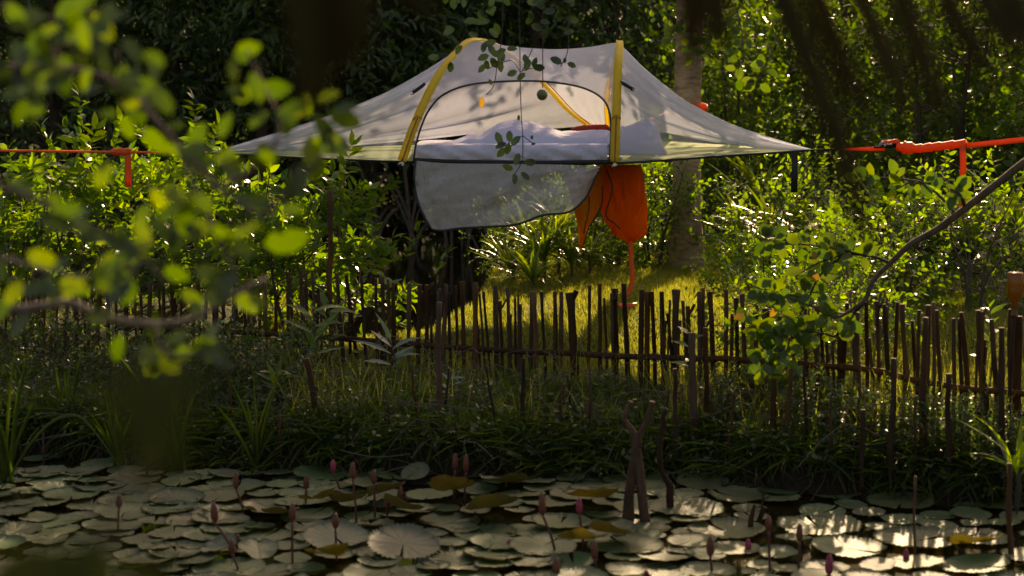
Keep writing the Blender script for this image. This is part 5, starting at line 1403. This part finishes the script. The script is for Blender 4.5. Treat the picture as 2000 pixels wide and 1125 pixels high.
tw = thing('leafy_twig', 'leafy twig hanging in front of the palm trunk at the top of the picture', 'branch')
for (pts_, k) in [([(1500, -60), (1440, 20), (1390, 70), (1330, 120)], 22), ([(1440, 20), (1450, 80), (1440, 150)], 14), ([(1390, 70), (1345, 60), (1300, 80)], 12), ([(1380, -60), (1360, 10), (1330, 40)], 12), ([(1560, -60), (1530, 40), (1500, 120), (1470, 180)], 20)]:
    s = spline([at(a, b, 12.6) for a, b in pts_], 20); g = Geo(); tube(g, s, np.linspace(.006, .002, 20), 5); build(g, 'twig', M['twig'], tw)
    for i in range(k):
        an = rp.uniform(0, 2 * PI); D = Vector((math.cos(an), rp.uniform(-.6, .6), math.sin(an))).normalized(); Lf = rp.uniform(.07, .11)
        put_leaf(tw, RL, Vector(s[rp.integers(4, 20)]) + D * .02, D, (rp.uniform(-.6, .6), -1, rp.uniform(-.3, .9)), Lf, Lf * .66)

# ================================================================== NEAR FOREGROUND
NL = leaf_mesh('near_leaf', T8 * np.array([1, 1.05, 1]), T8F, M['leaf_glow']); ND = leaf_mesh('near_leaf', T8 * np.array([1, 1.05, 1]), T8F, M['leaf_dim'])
nb = thing('near_branch', 'out-of-focus leafy branch reaching in from the left close to the viewer', 'branch')
NB = []
for pts_, Y, r0, r1 in [
    ([(-120, 625), (0, 610), (80, 600), (140, 592), (200, 620), (300, 634), (380, 622), (430, 590), (520, 545)], 3.0, .011, .004),
    ([(-100, 120), (0, 133), (90, 134), (200, 150), (280, 210), (350, 285), (430, 370), (510, 425)], 2.7, .009, .003),
    ([(80, 134), (110, 95), (150, 85), (210, 60)], 2.7, .006, .003), ([(110, 100), (100, 130), (48, 165)], 2.75, .005, .003),
    ([(-80, 330), (40, 380), (130, 420), (250, 480), (330, 560)], 2.6, .006, .002), ([(280, 210), (262, 165), (240, 140), (225, 100)], 2.7, .004, .002),
    ([(430, 370), (520, 310), (545, 240), (520, 180), (480, 95)], 2.8, .005, .002), ([(350, 285), (395, 400), (435, 480), (470, 560)], 2.7, .005, .002),
    ([(510, 425), (590, 350), (640, 290), (655, 250)], 2.9, .004, .002), ([(-60, 480), (60, 520), (180, 540), (260, 510)], 2.5, .005, .002),
    ([(200, 620), (240, 560), (280, 500), (300, 430)], 2.9, .004, .002), ([(300, 634), (330, 690), (400, 690), (440, 700)], 2.7, .004, .002), ([(0, 10), (70, 30), (130, 40), (170, 20)], 2.6, .005, .002)]:
    s = spline([at(a, b, Y) for a, b in pts_], 24); g = Geo(); tube(g, s, np.linspace(r0, r1, 24), 7); NB.append((s, Y)); build(g, 'twig', M['twig'], nb)
def near_leaf(px, py, an, sz, Y, bright=True):
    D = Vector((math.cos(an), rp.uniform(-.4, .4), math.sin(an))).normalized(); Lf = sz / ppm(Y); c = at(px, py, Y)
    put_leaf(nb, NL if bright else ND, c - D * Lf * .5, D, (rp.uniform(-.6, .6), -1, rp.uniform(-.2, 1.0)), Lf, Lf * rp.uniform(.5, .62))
for (a, b, an, sz) in [(240, 148, 90, 55), (210, 223, 170, 50), (265, 215, 300, 80), (285, 170, 20, 60), (250, 250, 280, 60), (455, 135, 90, 50), (485, 95, 10, 60), (470, 110, 140, 45), (500, 172, 100, 75), (535, 175, 15, 70), (475, 185, 200, 60), (345, 245, 180, 40), (385, 265, 60, 70), (440, 245, 70, 65), (600, 205, 100, 60), (640, 190, 30, 60), (560, 230, 330, 60), (620, 285, 250, 60), (650, 295, 0, 55), (395, 395, 320, 70), (440, 305, 200, 60), (305, 275, 310, 80), (200, 340, 250, 70), (120, 160, 300, 80), (40, 220, 240, 70), (60, 170, 40, 70), (150, 60, 60, 70), (130, 15, 40, 70), (90, 65, 200, 80), (30, 30, 120, 70), (210, 520, 80, 70), (165, 555, 190, 60), (250, 570, 260, 80), (240, 470, 90, 60), (420, 540, 20, 70), (480, 590, 320, 70), (350, 690, 180, 70), (410, 690, 350, 80), (230, 680, 250, 70), (520, 300, 120, 70), (590, 350, 60, 60), (480, 450, 200, 70), (360, 440, 300, 70), (280, 420, 80, 60), (560, 470, 10, 110), (340, 380, 150, 70)]:
    near_leaf(a, b, math.radians(an), sz * .86, 2.75 + rp.uniform(-.25, .25))
for s, Y in NB:
    for i in range(13):
        q = s[rp.integers(2, 24)]; pxx = 1000 + q[0] / q[1] * F; pyy = 200 + (1.78 - q[2]) / q[1] * F
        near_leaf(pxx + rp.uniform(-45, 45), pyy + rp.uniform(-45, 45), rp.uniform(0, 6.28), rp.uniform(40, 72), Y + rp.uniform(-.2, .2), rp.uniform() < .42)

# very near leaves at the lower left, shade put into their colour, out of focus
NT = leaf_mesh('shade_tone_leaf', T8 * np.array([1, 1.15, 1]), T8F, M['leaf_shade_tone'])
t = thing('shade_tone_sprig', 'dark blurred sprig of shade-coloured leaves at the lower left, very close', 'sprig')
g = Geo(); tube(g, spline([at(-80, 1250, .85), at(120, 1160, .85), at(260, 950, .85), at(300, 760, .85)], 14), .003, 5); build(g, 'stem', M['vine'], t)
for (a, b, an, sz, Y) in [(60, 1130, 20, 220, .8), (190, 1130, 100, 190, .8), (270, 1160, 60, 150, .8), (300, 860, 100, 170, .62), (260, 770, 70, 150, .6), (350, 760, 60, 150, .62)]:
    an = math.radians(an); D = Vector((math.cos(an), 0, math.sin(an))); Lf = sz / ppm(Y); put_leaf(t, NT, at(a, b, Y) - D * Lf * .5, D, (rp.uniform(-.3, .3), -1, .2), Lf, Lf * .62)

# very near palm fronds hanging in from the top
def frond(lb, rach, lfs, Y, wd):
    t = thing('near_palm_frond', lb, 'palm frond', group='blurred palm fronds hanging in close to the viewer')
    g = Geo(); tube(g, spline([at(a, b, Y) for a, b in rach], 16), .004, 6); build(g, 'rachis', M['palm_silhouette'], t)
    for k, q in enumerate(lfs):
        g = Geo(); s = spline([at(a, b, Y + .02 * (k % 3)) for a, b in q], 12); w_ = wd / ppm(Y) * np.array([.5, .8, 1, 1, 1, 1, .95, .9, .8, .65, .45, .1]); ribbon(g, s, w_, (.25, -1, .15), .0006); build(g, 'leaflet', M['palm_silhouette'], t)
frond('dark blurred palm frond hanging over the right half of the picture', [(1300, -130), (1600, -110), (1900, -80), (2150, -40)],
      [[(1500, -115), (1560, 60), (1620, 230), (1690, 440)], [(1470, -115), (1590, 150), (1655, 330), (1700, 500)], [(1560, -112), (1640, 110), (1700, 240)], [(1640, -110), (1720, 90), (1780, 230)], [(1720, -100), (1790, 80), (1850, 260)], [(1800, -95), (1880, 60), (1950, 180)], [(1880, -85), (1945, 40), (1990, 130)], [(1960, -70), (2000, 40), (2030, 120)], [(1330, -125), (1350, 20), (1350, 150)], [(1380, -125), (1400, 10), (1410, 110)]], 1.15, 60)
frond('dark blurred palm frond hanging down left of the tent roof', [(500, -130), (700, -120), (900, -115)],
      [[(570, -125), (590, 60), (600, 240)], [(610, -125), (625, 60), (630, 220)], [(650, -122), (668, 30), (680, 150)], [(690, -122), (700, 20), (705, 110)], [(760, -120), (800, -20), (850, 30)]], 1.05, 56)
